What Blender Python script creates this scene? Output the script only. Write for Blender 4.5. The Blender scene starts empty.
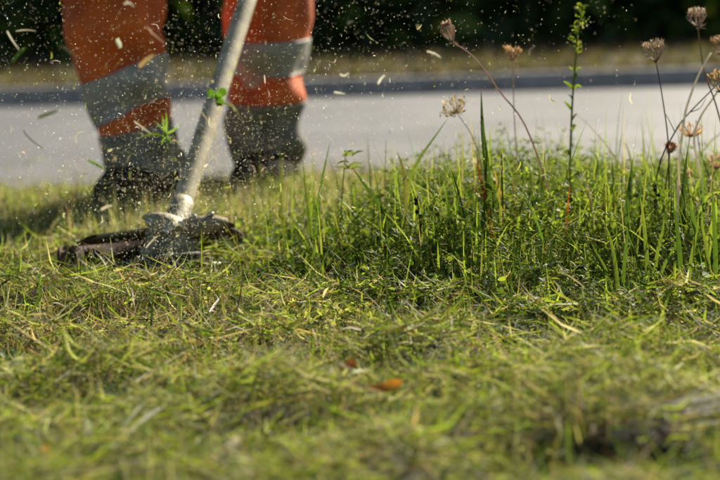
import bpy, bmesh, math
import numpy as np
from mathutils import Vector, Matrix
rng = np.random.default_rng(7)
R = math.radians
S = bpy.context.scene
COL = S.collection

# ------------------------------------------------------------------ camera
F = 2333.0                       # focal length in pixels of a 720 px wide frame
PITCH, ROLL, CH = R(6.1), R(1.7), 0.32
fwd = Vector((0, math.cos(PITCH), -math.sin(PITCH)))
r0 = Vector((1, 0, 0)); u0 = r0.cross(fwd)
cam_r = r0 * math.cos(ROLL) - u0 * math.sin(ROLL)
cam_u = cam_r.cross(fwd)
CAM = Vector((0, 0, CH))
cd = bpy.data.cameras.new('camera'); cam = bpy.data.objects.new('camera', cd); COL.objects.link(cam)
M = Matrix((cam_r, cam_u, -fwd)).transposed().to_4x4(); M.translation = CAM
cam.matrix_world = M
cd.sensor_width = 36; cd.lens = F / 720 * 36
cd.clip_start = 0.05; cd.clip_end = 2000
cd.dof.use_dof = True; cd.dof.focus_distance = 2.26; cd.dof.aperture_fstop = 7.6
S.camera = cam

# ------------------------------------------------------------------ light
SUN_AZ, SUN_EL = R(31), R(30)    # azimuth to the right of the view direction
w = bpy.data.worlds.new('World'); S.world = w; w.use_nodes = True
nt = w.node_tree; bg = nt.nodes['Background']
sky = nt.nodes.new('ShaderNodeTexSky'); sky.sky_type = 'NISHITA'; sky.sun_disc = False
sky.sun_elevation = SUN_EL; sky.sun_rotation = SUN_AZ
nt.links.new(sky.outputs[0], bg.inputs[0]); bg.inputs[1].default_value = 0.05
ld = bpy.data.lights.new('sun', 'SUN'); sun = bpy.data.objects.new('sun', ld); COL.objects.link(sun)
ld.energy = 5.0; ld.angle = R(0.5); ld.color = (1, 0.91, 0.74)
sdir = Vector((math.sin(SUN_AZ) * math.cos(SUN_EL), math.cos(SUN_AZ) * math.cos(SUN_EL), math.sin(SUN_EL)))
sun.rotation_euler = sdir.to_track_quat('Z', 'Y').to_euler(); sun.location = sdir * 30
S.view_settings.view_transform = 'Standard'; S.view_settings.look = 'None'
S.view_settings.exposure = 1.0; S.view_settings.gamma = 1.0
S.render.engine = 'CYCLES'

def at(px, py, d):
    """world point that stands d metres in front of the lens at photo pixel px, py"""
    return CAM + fwd * d + cam_r * ((px - 360) / F * d) - cam_u * ((py - 240) / F * d)

# ------------------------------------------------------------------ terrain height
def sstep(a, b, x):
    t = np.clip((x - a) / (b - a), 0, 1); return t * t * (3 - 2 * t)
def vnoise(x, y, s, seed=0):
    x = np.asarray(x) * s; y = np.asarray(y) * s
    r = np.zeros(np.broadcast(x, y).shape)
    g = np.random.default_rng(100 + seed)
    for k in range(7):
        a = g.uniform(0, 6.283); f = g.uniform(.6, 1.6); p = g.uniform(0, 6.283)
        r = r + np.sin((x * math.cos(a) + y * math.sin(a)) * f * 2.2 + p)
    return r / 3.2
NEAR, FAR = 3.95, 7.8
HOLE = (0.178, 1.5)
def clump_w(x, y):
    """0..1 where the uncut strip stands"""
    n = vnoise(x, y, 3.0, 5) * .06
    xr = x / np.maximum(y, .5)                     # leaves the strip's left end ragged
    a = sstep(-0.072, -0.012, xr + n * .3)
    b = sstep(2.06, 2.5, y + n - 0.20 * sstep(0, .25, -xr + .1) + .05 * sstep(.08, .16, xr)) * (1 - sstep(2.82, 3.08, y + n))
    return a * b
def hgt(x, y):
    x = np.asarray(x, float); y = np.asarray(y, float)
    near = 1 - sstep(5, 7, y)
    h = near * (vnoise(x, y, 2.2, 1) * .008 + vnoise(x, y, 7, 2) * .004 + vnoise(x, y, 13, 3) * .0065 * (1 - sstep(3.2, 3.9, y)))
    h = h + .012 * clump_w(x, y)
    h = h - .045 * sstep(NEAR - .25, NEAR + .1, y + vnoise(x, 0 * y, 3, 9) * .05) * (1 - sstep(FAR, FAR + .15, y)) + .024 * sstep(FAR, FAR + .15, y)
    c = np.exp(-(((x - HOLE[0]) / .050) ** 4))
    h = h + c * (.026 * sstep(1.485, 1.51, y) * (1 - sstep(1.60, 1.80, y)) - .026 * sstep(1.40, 1.45, y) * (1 - sstep(1.485, 1.51, y)))
    return h

# ------------------------------------------------------------------ materials
def mat(name):
    m = bpy.data.materials.new(name); m.use_nodes = True
    return m, m.node_tree, m.node_tree.nodes['Principled BSDF']
def leaf_mat(name, trans=.4, rough=.55, tint=(1.25, 1.32, .66), attr=True, color=(.1, .2, .03)):
    m, t, b = mat(name)
    out = t.nodes['Material Output']
    if attr:
        a = t.nodes.new('ShaderNodeAttribute'); a.attribute_name = 'Col'; c = a.outputs['Color']
    else:
        a = t.nodes.new('ShaderNodeRGB'); a.outputs[0].default_value = (*color, 1); c = a.outputs[0]
    no = t.nodes.new('ShaderNodeTexNoise'); no.inputs['Scale'].default_value = 260; no.inputs['Detail'].default_value = 3
    tc = t.nodes.new('ShaderNodeTexCoord'); t.links.new(tc.outputs['Object'], no.inputs['Vector'])
    mr = t.nodes.new('ShaderNodeMapRange'); mr.inputs[3].default_value = .65; mr.inputs[4].default_value = 1.35
    t.links.new(no.outputs['Fac'], mr.inputs[0])
    mx = t.nodes.new('ShaderNodeVectorMath'); mx.operation = 'SCALE'
    t.links.new(c, mx.inputs[0]); t.links.new(mr.outputs[0], mx.inputs['Scale'])
    t.links.new(mx.outputs[0], b.inputs['Base Color'])
    b.inputs['Roughness'].default_value = rough; b.inputs['Specular IOR Level'].default_value = .18
    tr = t.nodes.new('ShaderNodeBsdfTranslucent')
    tm = t.nodes.new('ShaderNodeVectorMath'); tm.operation = 'MULTIPLY'; tm.inputs[1].default_value = tint
    t.links.new(mx.outputs[0], tm.inputs[0]); t.links.new(tm.outputs[0], tr.inputs['Color'])
    ms = t.nodes.new('ShaderNodeMixShader'); ms.inputs[0].default_value = trans
    t.links.new(b.outputs[0], ms.inputs[1]); t.links.new(tr.outputs[0], ms.inputs[2])
    t.links.new(ms.outputs[0], out.inputs[0])
    return m
def solid(name, c1, c2, scale=20, rough=.7, bump=.0, bscale=None, metal=0, detail=6, spec=.5):
    m, t, b = mat(name)
    tc = t.nodes.new('ShaderNodeTexCoord')
    no = t.nodes.new('ShaderNodeTexNoise'); no.inputs['Scale'].default_value = scale; no.inputs['Detail'].default_value = detail
    t.links.new(tc.outputs['Object'], no.inputs['Vector'])
    cr = t.nodes.new('ShaderNodeValToRGB')
    cr.color_ramp.elements[0].color = (*c1, 1); cr.color_ramp.elements[1].color = (*c2, 1)
    cr.color_ramp.elements[0].position = .35; cr.color_ramp.elements[1].position = .65
    t.links.new(no.outputs['Fac'], cr.inputs[0]); t.links.new(cr.outputs[0], b.inputs['Base Color'])
    b.inputs['Roughness'].default_value = rough; b.inputs['Metallic'].default_value = metal
    b.inputs['Specular IOR Level'].default_value = spec
    if bump:
        n2 = t.nodes.new('ShaderNodeTexNoise'); n2.inputs['Scale'].default_value = bscale or scale * 6; n2.inputs['Detail'].default_value = 5
        t.links.new(tc.outputs['Object'], n2.inputs['Vector'])
        bp = t.nodes.new('ShaderNodeBump'); bp.inputs['Strength'].default_value = bump; bp.inputs['Distance'].default_value = .003
        t.links.new(n2.outputs['Fac'], bp.inputs['Height']); t.links.new(bp.outputs[0], b.inputs['Normal'])
    return m
M_LEAF = leaf_mat('grass_blade', .44, .6)
M_CHAFF = leaf_mat('chaff', .5, .5, (1.15, 1.12, .95))
M_DRY = leaf_mat('dry_stem', .4, .6, (1.15, 1.05, .85))
M_HEDGE = leaf_mat('hedge_leaf', .3, .5)
M_SOIL = solid('soil', (.014, .010, .005), (.040, .028, .012), 30, .95, .6, 120)
M_ROAD = solid('asphalt', (.085, .085, .088), (.16, .158, .155), 2.2, .62, .5, 300)
M_ORANGE = solid('orange_cloth', (.44, .072, .007), (.82, .155, .014), 14, .85, .3, 900)
M_TAPE = solid('reflective_tape', (.27, .26, .215), (.42, .40, .335), 30, .6, .2, 500)
M_TAPE2 = solid('dirty_reflective_tape', (.10, .095, .065), (.24, .22, .155), 25, .7, .3, 400)
# asphalt darkens unevenly towards the far kerb
t_ = M_ROAD.node_tree; b_ = t_.nodes['Principled BSDF']; src = b_.inputs['Base Color'].links[0].from_socket
tc_ = t_.nodes.new('ShaderNodeTexCoord'); sx = t_.nodes.new('ShaderNodeSeparateXYZ'); t_.links.new(tc_.outputs['Object'], sx.inputs[0])
nz = t_.nodes.new('ShaderNodeTexNoise'); nz.inputs['Scale'].default_value = 1.6; nz.inputs['Detail'].default_value = 6; t_.links.new(tc_.outputs['Object'], nz.inputs['Vector'])
ad = t_.nodes.new('ShaderNodeMath'); ad.operation = 'MULTIPLY_ADD'; ad.inputs[1].default_value = .9; t_.links.new(nz.outputs['Fac'], ad.inputs[0]); t_.links.new(sx.outputs['Y'], ad.inputs[2])
mr_ = t_.nodes.new('ShaderNodeMapRange'); mr_.inputs[1].default_value = 7.6; mr_.inputs[2].default_value = 8.35; t_.links.new(ad.outputs[0], mr_.inputs[0])
mx_ = t_.nodes.new('ShaderNodeMix'); mx_.data_type = 'RGBA'; mx_.inputs['B'].default_value = (.035, .034, .034, 1)
t_.links.new(mr_.outputs[0], mx_.inputs['Factor']); t_.links.new(src, mx_.inputs['A']); t_.links.new(mx_.outputs['Result'], b_.inputs['Base Color'])
M_BOOT = solid('boot_leather', (.012, .011, .008), (.042, .036, .025), 40, .95, .4, 150, spec=.08)
M_RUBBER = solid('boot_rubber', (.012, .012, .012), (.03, .028, .024), 30, .7, .3)
M_SHAFT = solid('dusty_aluminium', (.27, .225, .12), (.50, .43, .28), 45, .75, .25, 400, metal=.0)
M_GEAR = solid('dusty_casting', (.13, .12, .07), (.40, .36, .22), 55, .6, .5, 300, metal=.2)
M_GUARD = solid('black_plastic_guard', (.028, .012, .008), (.075, .029, .017), 60, .85, .3, 300)
M_GUARDTOP = solid('dust_covered_plastic', (.20, .16, .09), (.38, .31, .19), 50, .85, .5, 300)
M_SPOOL = solid('scuffed_black_plastic', (.025, .023, .02), (.13, .12, .09), 60, .75, .4, 250)
M_STEEL = solid('worn_steel', (.4, .4, .38), (.6, .6, .56), 60, .35, .2, metal=.8)
M_SKIN = solid('skin', (.45, .26, .18), (.52, .31, .22), 30, .5)
M_GLOVE = solid('work_glove', (.05, .05, .05), (.10, .09, .08), 40, .8, .3)
M_HELM = solid('orange_helmet', (.75, .13, .02), (.8, .15, .025), 8, .3)
M_MESHV = solid('black_visor', (.015, .015, .015), (.03, .03, .03), 80, .5)

# ------------------------------------------------------------------ mesh helpers
def np_mesh(name, V, Fq, C=None, m=None, smooth=True):
    V = np.ascontiguousarray(V, dtype=np.float32); Fq = np.ascontiguousarray(Fq, dtype=np.int32)
    me = bpy.data.meshes.new(name); n = Fq.shape[1]
    me.vertices.add(len(V)); me.vertices.foreach_set('co', V.ravel())
    me.loops.add(Fq.size); me.loops.foreach_set('vertex_index', Fq.ravel())
    me.polygons.add(len(Fq)); me.polygons.foreach_set('loop_start', np.arange(0, Fq.size, n, dtype=np.int32))
    me.polygons.foreach_set('use_smooth', np.full(len(Fq), smooth))
    me.update(calc_edges=True); me.validate()
    if C is not None:
        ca = me.color_attributes.new('Col', 'FLOAT_COLOR', 'POINT')
        c4 = np.ones((len(V), 4), np.float32); c4[:, :3] = C; ca.data.foreach_set('color', c4.ravel())
    if m: me.materials.append(m)
    return me
def link(name, me, parent=None, label=None, cat=None, group=None, kind=None, loc=None):
    o = bpy.data.objects.new(name, me); COL.objects.link(o)
    if parent: o.parent = parent
    if loc is not None: o.location = loc
    if label: o['label'] = label
    if cat: o['category'] = cat
    if group: o['group'] = group
    if kind: o['kind'] = kind
    return o
def thing(name, label, cat, loc=(0, 0, 0), group=None):
    return link(name, None, None, label, cat, group, None, loc)

def blades(P, az, L, th0, kap, W, col, K=3, tip=1.15, root=.7, roll=None):
    """strips that start at P, lean th0 from the vertical and bend by kap towards az"""
    N = len(P); s = np.linspace(0, 1, K + 1)
    pts = np.zeros((N, K + 1, 3)); pts[:, 0] = P
    dirh = np.stack([np.cos(az), np.sin(az), 0 * az], 1)
    for k in range(K):
        th = th0 + kap * (k + .5) / K
        st = (L / K)[:, None] * (np.sin(th)[:, None] * dirh + np.cos(th)[:, None] * np.array([0, 0, 1.]))
        pts[:, k + 1] = pts[:, k] + st
    if roll is None: roll = rng.uniform(-.9, .9, N)
    a2 = az + math.pi / 2
    side = np.stack([np.cos(a2) * np.cos(roll), np.sin(a2) * np.cos(roll), np.sin(roll)], 1)
    wd = W[:, None] * np.maximum(.08, np.minimum(1, (1 - s) * 1.9 + .0))[None] * .5
    Vl = pts - side[:, None] * wd[..., None]; Vr = pts + side[:, None] * wd[..., None]
    V = np.stack([Vl, Vr], 2).reshape(N * (K + 1) * 2, 3)
    b = (np.arange(N) * (K + 1) * 2)[:, None] + (np.arange(K) * 2)[None]
    Fq = np.stack([b, b + 1, b + 3, b + 2], 2).reshape(-1, 4)
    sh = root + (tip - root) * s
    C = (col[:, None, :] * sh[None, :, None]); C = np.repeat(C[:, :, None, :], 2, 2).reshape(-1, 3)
    return V, Fq, C
def merge(parts):
    Vs, Fs, Cs, o = [], [], [], 0
    for V, Fq, C in parts:
        Vs.append(V); Fs.append(Fq + o); Cs.append(C); o += len(V)
    return np.concatenate(Vs), np.concatenate(Fs), np.concatenate(Cs)
PAL = {'green': (.084, .138, .022), 'ygreen': (.225, .26, .044), 'dark': (.034, .058, .014), 'straw': (.42, .335, .21),
       'brown': (.15, .095, .045), 'pale': (.55, .50, .38), 'lime': (.32, .385, .05), 'grey': (.24, .21, .16), 'blue': (.07, .13, .06)}
def pick(N, weights):
    ks = list(weights); p = np.array([weights[k] for k in ks], float); p /= p.sum()
    c = np.array([PAL[k] for k in ks])[rng.choice(len(ks), N, p=p)]
    return c * rng.uniform(.7, 1.3, (N, 1)) * rng.uniform(.9, 1.1, (N, 3))

def frames(pts):
    pts = [Vector(p) for p in pts]; T = []
    for i in range(len(pts)):
        a = pts[max(0, i - 1)]; b = pts[min(len(pts) - 1, i + 1)]; T.append((b - a).normalized())
    ref = Vector((0, 1, 0)) if abs(T[0].y) < .9 else Vector((1, 0, 0))
    n = (ref - T[0] * ref.dot(T[0])).normalized(); out = []
    for t in T:
        n = (n - t * n.dot(t)).normalized(); out.append((t, n, t.cross(n)))
    return pts, out
def smooth_path(pts, n=4):
    P = [np.array(p, float) for p in pts]
    if len(P) < 3:
        return [P[0] + (P[-1] - P[0]) * i / n for i in range(n + 1)]
    out = []
    for i in range(len(P) - 1):
        p0 = P[max(0, i - 1)]; p1 = P[i]; p2 = P[i + 1]; p3 = P[min(len(P) - 1, i + 2)]
        for k in range(n):
            t = k / n
            out.append(.5 * (2 * p1 + (p2 - p0) * t + (2 * p0 - 5 * p1 + 4 * p2 - p3) * t * t + (3 * p1 - p0 - 3 * p2 + p3) * t ** 3))
    out.append(P[-1]); return out
def tube_arr(pts, rad, col, sides=6, n=4, cap=True):
    pts = smooth_path(pts, n); pts, fr = frames(pts); K = len(pts)
    rr = np.interp(np.linspace(0, 1, K), np.linspace(0, 1, len(rad)), rad)
    V = []; 
    for i in range(K):
        t, a, b = fr[i]
        for j in range(sides):
            an = 2 * math.pi * j / sides
            V.append(pts[i] + (a * math.cos(an) + b * math.sin(an)) * float(rr[i]))
    V += [pts[0], pts[-1]]
    Fq = [(i * sides + j, i * sides + (j + 1) % sides, (i + 1) * sides + (j + 1) % sides, (i + 1) * sides + j) for i in range(K - 1) for j in range(sides)]
    if cap and sides % 2 == 0:
        a, b = K * sides, K * sides + 1; e = (K - 1) * sides
        Fq += [(a, (j + 2) % sides, j + 1, j) for j in range(0, sides, 2)]
        Fq += [(b, e + j, e + j + 1, e + (j + 2) % sides) for j in range(0, sides, 2)]
    V = np.array([tuple(v) for v in V])
    c0, c1 = (np.array(col[0]), np.array(col[1])) if isinstance(col[0], (tuple, list)) else (np.array(col), np.array(col))
    tt = np.repeat(np.linspace(0, 1, K), sides); tt = np.append(tt, [0, 1])
    return V, np.array(Fq), c0 + (c1 - c0) * tt[:, None]
def ribbon_arr(pts, width, col, n=5, fold=.35, face=None, taper=None, twist=0.0):
    """a leaf blade: V-folded strip along a path"""
    pts = smooth_path(pts, n); pts, fr = frames(pts); K = len(pts)
    taper = taper or (.45, .9, 1, .95, .75, .45, .04)
    ww = np.interp(np.linspace(0, 1, K), np.linspace(0, 1, len(taper)), taper) * width * .5
    V = []
    for i in range(K):
        t, _, _ = fr[i]; f = Vector(face or (0, -1, .15))
        s = t.cross(f)
        if s.length < 1e-4: s = Vector((1, 0, 0))
        s.normalize(); nn = s.cross(t)
        an = twist * i / K; s, nn = s * math.cos(an) + nn * math.sin(an), nn * math.cos(an) - s * math.sin(an)
        V += [pts[i] - s * ww[i] + nn * ww[i] * fold, pts[i], pts[i] + s * ww[i] + nn * ww[i] * fold]
    Fq = []
    for i in range(K - 1):
        a = i * 3; Fq += [(a, a + 1, a + 4, a + 3), (a + 1, a + 2, a + 5, a + 4)]
    c0, c1 = (np.array(col[0]), np.array(col[1])) if isinstance(col[0], (tuple, list)) else (np.array(col), np.array(col))
    tt = np.repeat(np.linspace(0, 1, K), 3)
    return np.array([tuple(v) for v in V]), np.array(Fq), c0 + (c1 - c0) * tt[:, None] * 1.0
def part(name, arr, m, parent, base):
    V, Fq, C = arr
    return link(name, np_mesh(name, V - np.array(base), Fq, C, m), parent)
def bm_obj(name, bm, m, parent=None, smooth=True):
    me = bpy.data.meshes.new(name); bm.to_mesh(me); bm.free()
    if smooth: me.polygons.foreach_set('use_smooth', [True] * len(me.polygons))
    me.materials.append(m); return link(name, me, parent)

# ------------------------------------------------------------------ ground, road
def axis(fine0, fine1, step, far0, far1):
    a = list(np.arange(fine0, fine1 + 1e-6, step)); g = step; v = fine1
    while v < far1: g *= 1.25; v = v + g; a.append(v)
    g = step; v = fine0; b = []
    while v > far0: g *= 1.25; v = v - g; b.append(v)
    return np.array(b[::-1] + a)
xs = axis(-1.6, 1.6, .02, -400, 400); ys = axis(.7, 4.7, .02, -300, 900)
ys = np.sort(np.concatenate([ys[(ys < FAR - .3) | (ys > FAR + .5)], np.arange(FAR - .3, FAR + .5, .05)]))
X, Y = np.meshgrid(xs, ys); Z = hgt(X, Y)
nx = len(xs); ii = (np.arange(len(ys) - 1)[:, None] * nx + np.arange(nx - 1)[None]).ravel()
g = link('ground', np_mesh('ground', np.stack([X, Y, Z], 2).reshape(-1, 3), np.stack([ii, ii + 1, ii + 1 + nx, ii + nx], 1), None, M_SOIL), kind='structure')
xs = np.concatenate([np.linspace(-300, -6, 25), np.linspace(-5, 5, 60), np.linspace(6, 300, 25)])
yn = NEAR + vnoise(xs, 0 * xs, 3, 9) * .02; rows = np.linspace(0, 1, 9)
V = np.stack([np.stack([xs, yn + (FAR + .05 - yn) * t, 0 * xs - .028 + .02 * math.sin(math.pi * t)], 1) for t in rows]).reshape(-1, 3)
nx = len(xs); ii = (np.arange(8)[:, None] * nx + np.arange(nx - 1)[None]).ravel()
link('road', np_mesh('road', V, np.stack([ii, ii + 1, ii + 1 + nx, ii + nx], 1), None, M_ROAD), kind='structure')

M_KERB = solid('dark_kerb_stone', (.30, .28, .25), (.46, .43, .39), 14, .85, .5, 90)
kerb = link('kerb', None, kind='structure', loc=(0, FAR, 0))
bm = bmesh.new(); bmesh.ops.create_cube(bm, size=1)
for v in bm.verts: v.co = Vector((v.co.x * .905, v.co.y * .12 - .02, v.co.z * .16 - .046))
bmesh.ops.bevel(bm, geom=list(bm.edges), offset=.012, segments=2, affect='EDGES')
kme = bpy.data.meshes.new('kerb_stone'); bm.to_mesh(kme); bm.free(); kme.materials.append(M_KERB)
for k in range(-9, 10):
    o = link('kerb_stone', kme, kerb, loc=(k * .915, rng.normal(0, .004), rng.normal(0, .003)))

# ------------------------------------------------------------------ far verge and hedge
N = 40000
x = rng.uniform(-5, 6, N); y = rng.uniform(FAR + .05, 12.8, N)
c = pick(N, {'straw': 5, 'ygreen': 1, 'green': 1, 'brown': 6}) * .42
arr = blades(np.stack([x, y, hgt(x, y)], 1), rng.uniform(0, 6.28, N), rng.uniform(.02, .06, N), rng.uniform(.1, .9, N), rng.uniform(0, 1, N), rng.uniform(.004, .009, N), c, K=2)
n = 7000; x2 = rng.uniform(-5, 6, n); y2 = FAR + rng.uniform(.03, .12, n)          # blades hanging over the kerb
c2 = pick(n, {'straw': 4, 'brown': 3, 'ygreen': 1}) * .4
arr = merge([arr, blades(np.stack([x2, y2, np.full(n, .03)], 1), rng.normal(-1.57, .6, n), rng.uniform(.04, .11, n) * rng.uniform(.5, 1, n), rng.uniform(.3, 1.2, n), rng.uniform(.3, 1.6, n), rng.uniform(.003, .007, n), c2, K=3)])
link('far_verge_grass', np_mesh('far_verge_grass', *arr, M_LEAF), label='strip of short dry grass along the far side of the road', cat='grass', kind='stuff')
hedge = thing('hedge', 'dark shaded hedge behind the road, filling the top of the view', 'hedge', (0, 12.1, .02))
N = 95000
x = rng.uniform(-13, 11, N); zz = 2.4 * rng.beta(.8, 1.1, N)
prof = .75 + .35 * np.sin(x * 1.3) * np.sin(x * .53 + 1) + .25 * np.sin(x * 3.1 + zz * 2)
yy = 12.7 + rng.normal(0, .55, N) * prof * (1 - .5 * (zz / 2.4) ** 3)
top = 1.6 + .25 * vnoise(x, 0 * x, 1.4, 3); k = zz < top; x, yy, zz = x[k], yy[k], zz[k]; N = len(x)
P = np.stack([x, yy - 12.1, zz], 1)
A = rng.normal(size=(N, 3)); A /= np.linalg.norm(A, axis=1)[:, None]; B = np.cross(A, rng.normal(size=(N, 3))); B /= np.linalg.norm(B, axis=1)[:, None]
l = rng.uniform(.05, .12, N)[:, None]
V = np.stack([P - A * l, P + B * l * .5, P + A * l, P - B * l * .5], 1).reshape(-1, 3)
c = pick(N, {'green': 4, 'dark': 6, 'ygreen': 1}) * 1.15
link('foliage', np_mesh('foliage', V, np.arange(4 * N).reshape(-1, 4), np.repeat(c, 4, 0), M_HEDGE), hedge)
for k in range(22):
    x0 = -12.5 + k * 1.08 + rng.uniform(-.3, .3); y0 = rng.uniform(.1, .5)
    pts = [(x0, y0, -.05), (x0 + rng.uniform(-.1, .1), y0, .8), (x0 + rng.uniform(-.3, .3), y0 + rng.uniform(-.2, .2), 1.3), (x0 + rng.uniform(-.4, .4), y0, 1.8)]
    link('trunk', np_mesh('trunk', *tube_arr(pts, [.06, .045, .03, .01], (.05, .04, .025)), M_DRY), hedge)

# ------------------------------------------------------------------ mown grass (uncountable)
def view_x(y, k=1.22, m=.12): return .155 * y * k + m
def scatter(n, y0, y1, k=1.22, m=.12, p=1.0):
    y = y0 + (y1 - y0) * rng.uniform(0, 1, int(n * 2)) ** p; x = rng.uniform(-1, 1, len(y)) * view_x(y1, k, m)
    ok = np.abs(x) < view_x(y, k, m); return x[ok][:n], y[ok][:n]
def lawn_cols(x, y, n):
    c = pick(n, {'green': 6, 'ygreen': 5.5, 'dark': 5, 'straw': 3.6, 'brown': 2.6, 'lime': 4, 'pale': .7, 'blue': 1})
    br = np.clip(vnoise(x, y, 2.6, 11) * .5 + .15 + .25 * (1 - sstep(-.3, .05, x)) + .9 * np.exp(-(((x + .2) / .14) ** 2 + ((y - 2.15) / .2) ** 2)), 0, .8)
    d = rng.uniform(0, 1, n) < br * .75
    c[d] = pick(int(d.sum()), {'brown': 3, 'straw': 3, 'grey': 1})
    far = rng.uniform(0, 1, n) < .9 * sstep(2.7, 3.3, y)
    c[far] = pick(int(far.sum()), {'straw': 5, 'pale': 2, 'brown': 4, 'grey': 3})
    return c
def open_turf(x, y): return (((x - HOLE[0]) / .044) ** 2 + ((y - 1.465) / .055) ** 2 > 1 + .35 * np.sin(x * 190) * np.sin(x * 83)) | (rng.uniform(0, 1, len(x)) < .05)
parts = []
x, y = scatter(235000, 1.05, NEAR + .04); k = (rng.uniform(0, 1, len(x)) > .75 * clump_w(x, y)) & open_turf(x, y) & (rng.uniform(0, 1, len(x)) < np.clip(1.0 + .4 * vnoise(x, y, 19, 24), .75, 1)); x, y = x[k], y[k]; n = len(x)
tuft = np.clip(.75 + .35 * vnoise(x, y, 9, 21) + .55 * vnoise(x, y, 27, 22), .35, 2.1)
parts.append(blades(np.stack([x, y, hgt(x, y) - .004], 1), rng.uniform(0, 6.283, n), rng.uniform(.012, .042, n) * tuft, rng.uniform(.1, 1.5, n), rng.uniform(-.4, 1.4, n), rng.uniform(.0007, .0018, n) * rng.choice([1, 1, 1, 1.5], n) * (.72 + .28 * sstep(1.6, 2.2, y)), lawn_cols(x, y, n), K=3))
n = 24000; y = 2.72 + (NEAR - 2.70) * rng.uniform(0, 1, n) ** .8; x = rng.uniform(-.95, .25, n); n = len(x)
parts.append(blades(np.stack([x, y, hgt(x, y) - .004], 1), rng.uniform(0, 6.283, n), rng.uniform(.028, .062, n) * rng.uniform(.6, 1.1, n) * (1 + .7 * sstep(3.3, 3.9, y) * rng.uniform(0, 1, n)) * np.clip(.8 + .4 * vnoise(x, y, 4, 51), .3, 1.3), rng.uniform(0, 1.0, n), rng.uniform(-.4, 1.6, n), rng.uniform(.0008, .0024, n), pick(n, {'straw': 6, 'ygreen': 2, 'green': 2, 'pale': 2, 'grey': 4, 'brown': 4, 'dark': 1}), K=3))
n = 3600; y = rng.uniform(2.98, 3.42, n); x = rng.uniform(-.62, .02, n)
parts.append(blades(np.stack([x, y, hgt(x, y) - .004], 1), rng.uniform(0, 6.283, n), rng.uniform(.035, .082, n), rng.uniform(0, .9, n), rng.uniform(-.4, 1.4, n), rng.uniform(.0008, .0022, n), pick(n, {'straw': 5, 'ygreen': 4, 'green': 3, 'pale': 2, 'brown': 1}), K=4))
n = 40000; y = rng.uniform(.8, NEAR, n); x = rng.uniform(-1.7, 1.7, n); k = np.abs(x) > view_x(y) - .02; x, y = x[k], y[k]; n = len(x)
parts.append(blades(np.stack([x, y, hgt(x, y) - .004], 1), rng.uniform(0, 6.283, n), rng.uniform(.015, .045, n), rng.uniform(.1, 1.1, n), rng.uniform(-.2, 1.2, n), rng.uniform(.003, .007, n), lawn_cols(x, y, n), K=2))
link('mown_grass', np_mesh('mown_grass', *merge(parts), M_LEAF), label='short freshly cut grass covering the verge in the foreground', cat='grass', kind='stuff')
# cut clippings lying over it
x, y = scatter(128000, 1.05, NEAR + .03); xn, yn_ = scatter(30000, 1.05, 1.95); x = np.concatenate([x, xn]); y = np.concatenate([y, yn_]); n = len(x)
cw = clump_w(x, y); k = open_turf(x, y) & (rng.uniform(0, 1, n) > .85 * cw) & (rng.uniform(0, 1, n) < np.clip(.8 + .5 * vnoise(x, y, 17, 23), .5, 1)); x, y = x[k], y[k]; n = len(x)
c = pick(n, {'ygreen': 6, 'green': 4.5, 'dark': 1.5, 'straw': 5, 'pale': 2.2, 'brown': 2.4, 'lime': 5, 'grey': .4})
br = rng.uniform(0, 1, n) < .5 * np.exp(-(((x + .2) / .14) ** 2 + ((y - 2.15) / .2) ** 2)); c[br] = pick(int(br.sum()), {'brown': 2, 'straw': 3})
arr = blades(np.stack([x, y, hgt(x, y) + rng.uniform(.002, .012, n) + .016 * np.clip(.5 + vnoise(x, y, 17, 23), 0, 1.6)], 1), rng.uniform(0, 6.283, n), rng.uniform(.007, .038, n) * rng.uniform(.4, 1.15, n) * rng.choice([1, 1, 1.7], n), rng.uniform(1.0, 1.8, n), rng.normal(0, .7, n), rng.uniform(.0007, .0019, n) * rng.choice([1, 1, 1, 1.4], n) * (.7 + .3 * sstep(1.6, 2.2, y)), c, K=2, tip=1, root=1, roll=rng.uniform(-1.5, 1.5, n))
link('grass_clippings', np_mesh('grass_clippings', *arr, M_LEAF), label='loose cut grass and thatch lying over the mown verge', cat='clippings', kind='stuff')
n = 2600; y = NEAR + rng.exponential(.35, n); x = rng.uniform(-1.8, 1.8, n); k = y < 6.5; x, y = x[k], y[k]; n = len(x)
z = -.028 + .02 * np.sin(math.pi * np.clip((y - NEAR) / (FAR - NEAR), 0, 1)) + .003
arr = blades(np.stack([x, y, z], 1), rng.uniform(0, 6.283, n), rng.uniform(.01, .05, n), rng.uniform(1.35, 1.6, n), rng.normal(0, .3, n), rng.uniform(.001, .003, n), pick(n, {'straw': 5, 'pale': 2, 'brown': 3, 'ygreen': 2}), K=2, root=1)
link('road_clippings', np_mesh('road_clippings', *arr, M_LEAF), label='scattered dry clippings along the near edge of the road', cat='clippings', kind='stuff')
# little round weed leaves in the turf
def leaf_discs(P, r, c, nrm_tilt=.6):
    n = len(P); A = rng.normal(0, nrm_tilt, (n, 3)); A[:, 2] = 1; A /= np.linalg.norm(A, axis=1)[:, None]
    u = np.cross(A, rng.normal(size=(n, 3))); u /= np.linalg.norm(u, axis=1)[:, None]; v = np.cross(A, u)
    V = [P - u * r[:, None], P - u * r[:, None] * .35 + v * r[:, None] * .72 + A * r[:, None] * .15, P + u * r[:, None] * .45 + v * r[:, None] * .62 + A * r[:, None] * .1,
         P + u * r[:, None], P + u * r[:, None] * .45 - v * r[:, None] * .62 + A * r[:, None] * .1, P - u * r[:, None] * .35 - v * r[:, None] * .72 + A * r[:, None] * .15]
    V = np.stack(V, 1).reshape(-1, 3); b = np.arange(n)[:, None] * 6
    Fq = np.concatenate([b + np.array([[0, 3, 2, 1]]), b + np.array([[0, 5, 4, 3]])], 0)
    return V, Fq, np.repeat(c, 6, 0)
x, y = scatter(5200, 1.05, 3.2); n = len(x)
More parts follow.
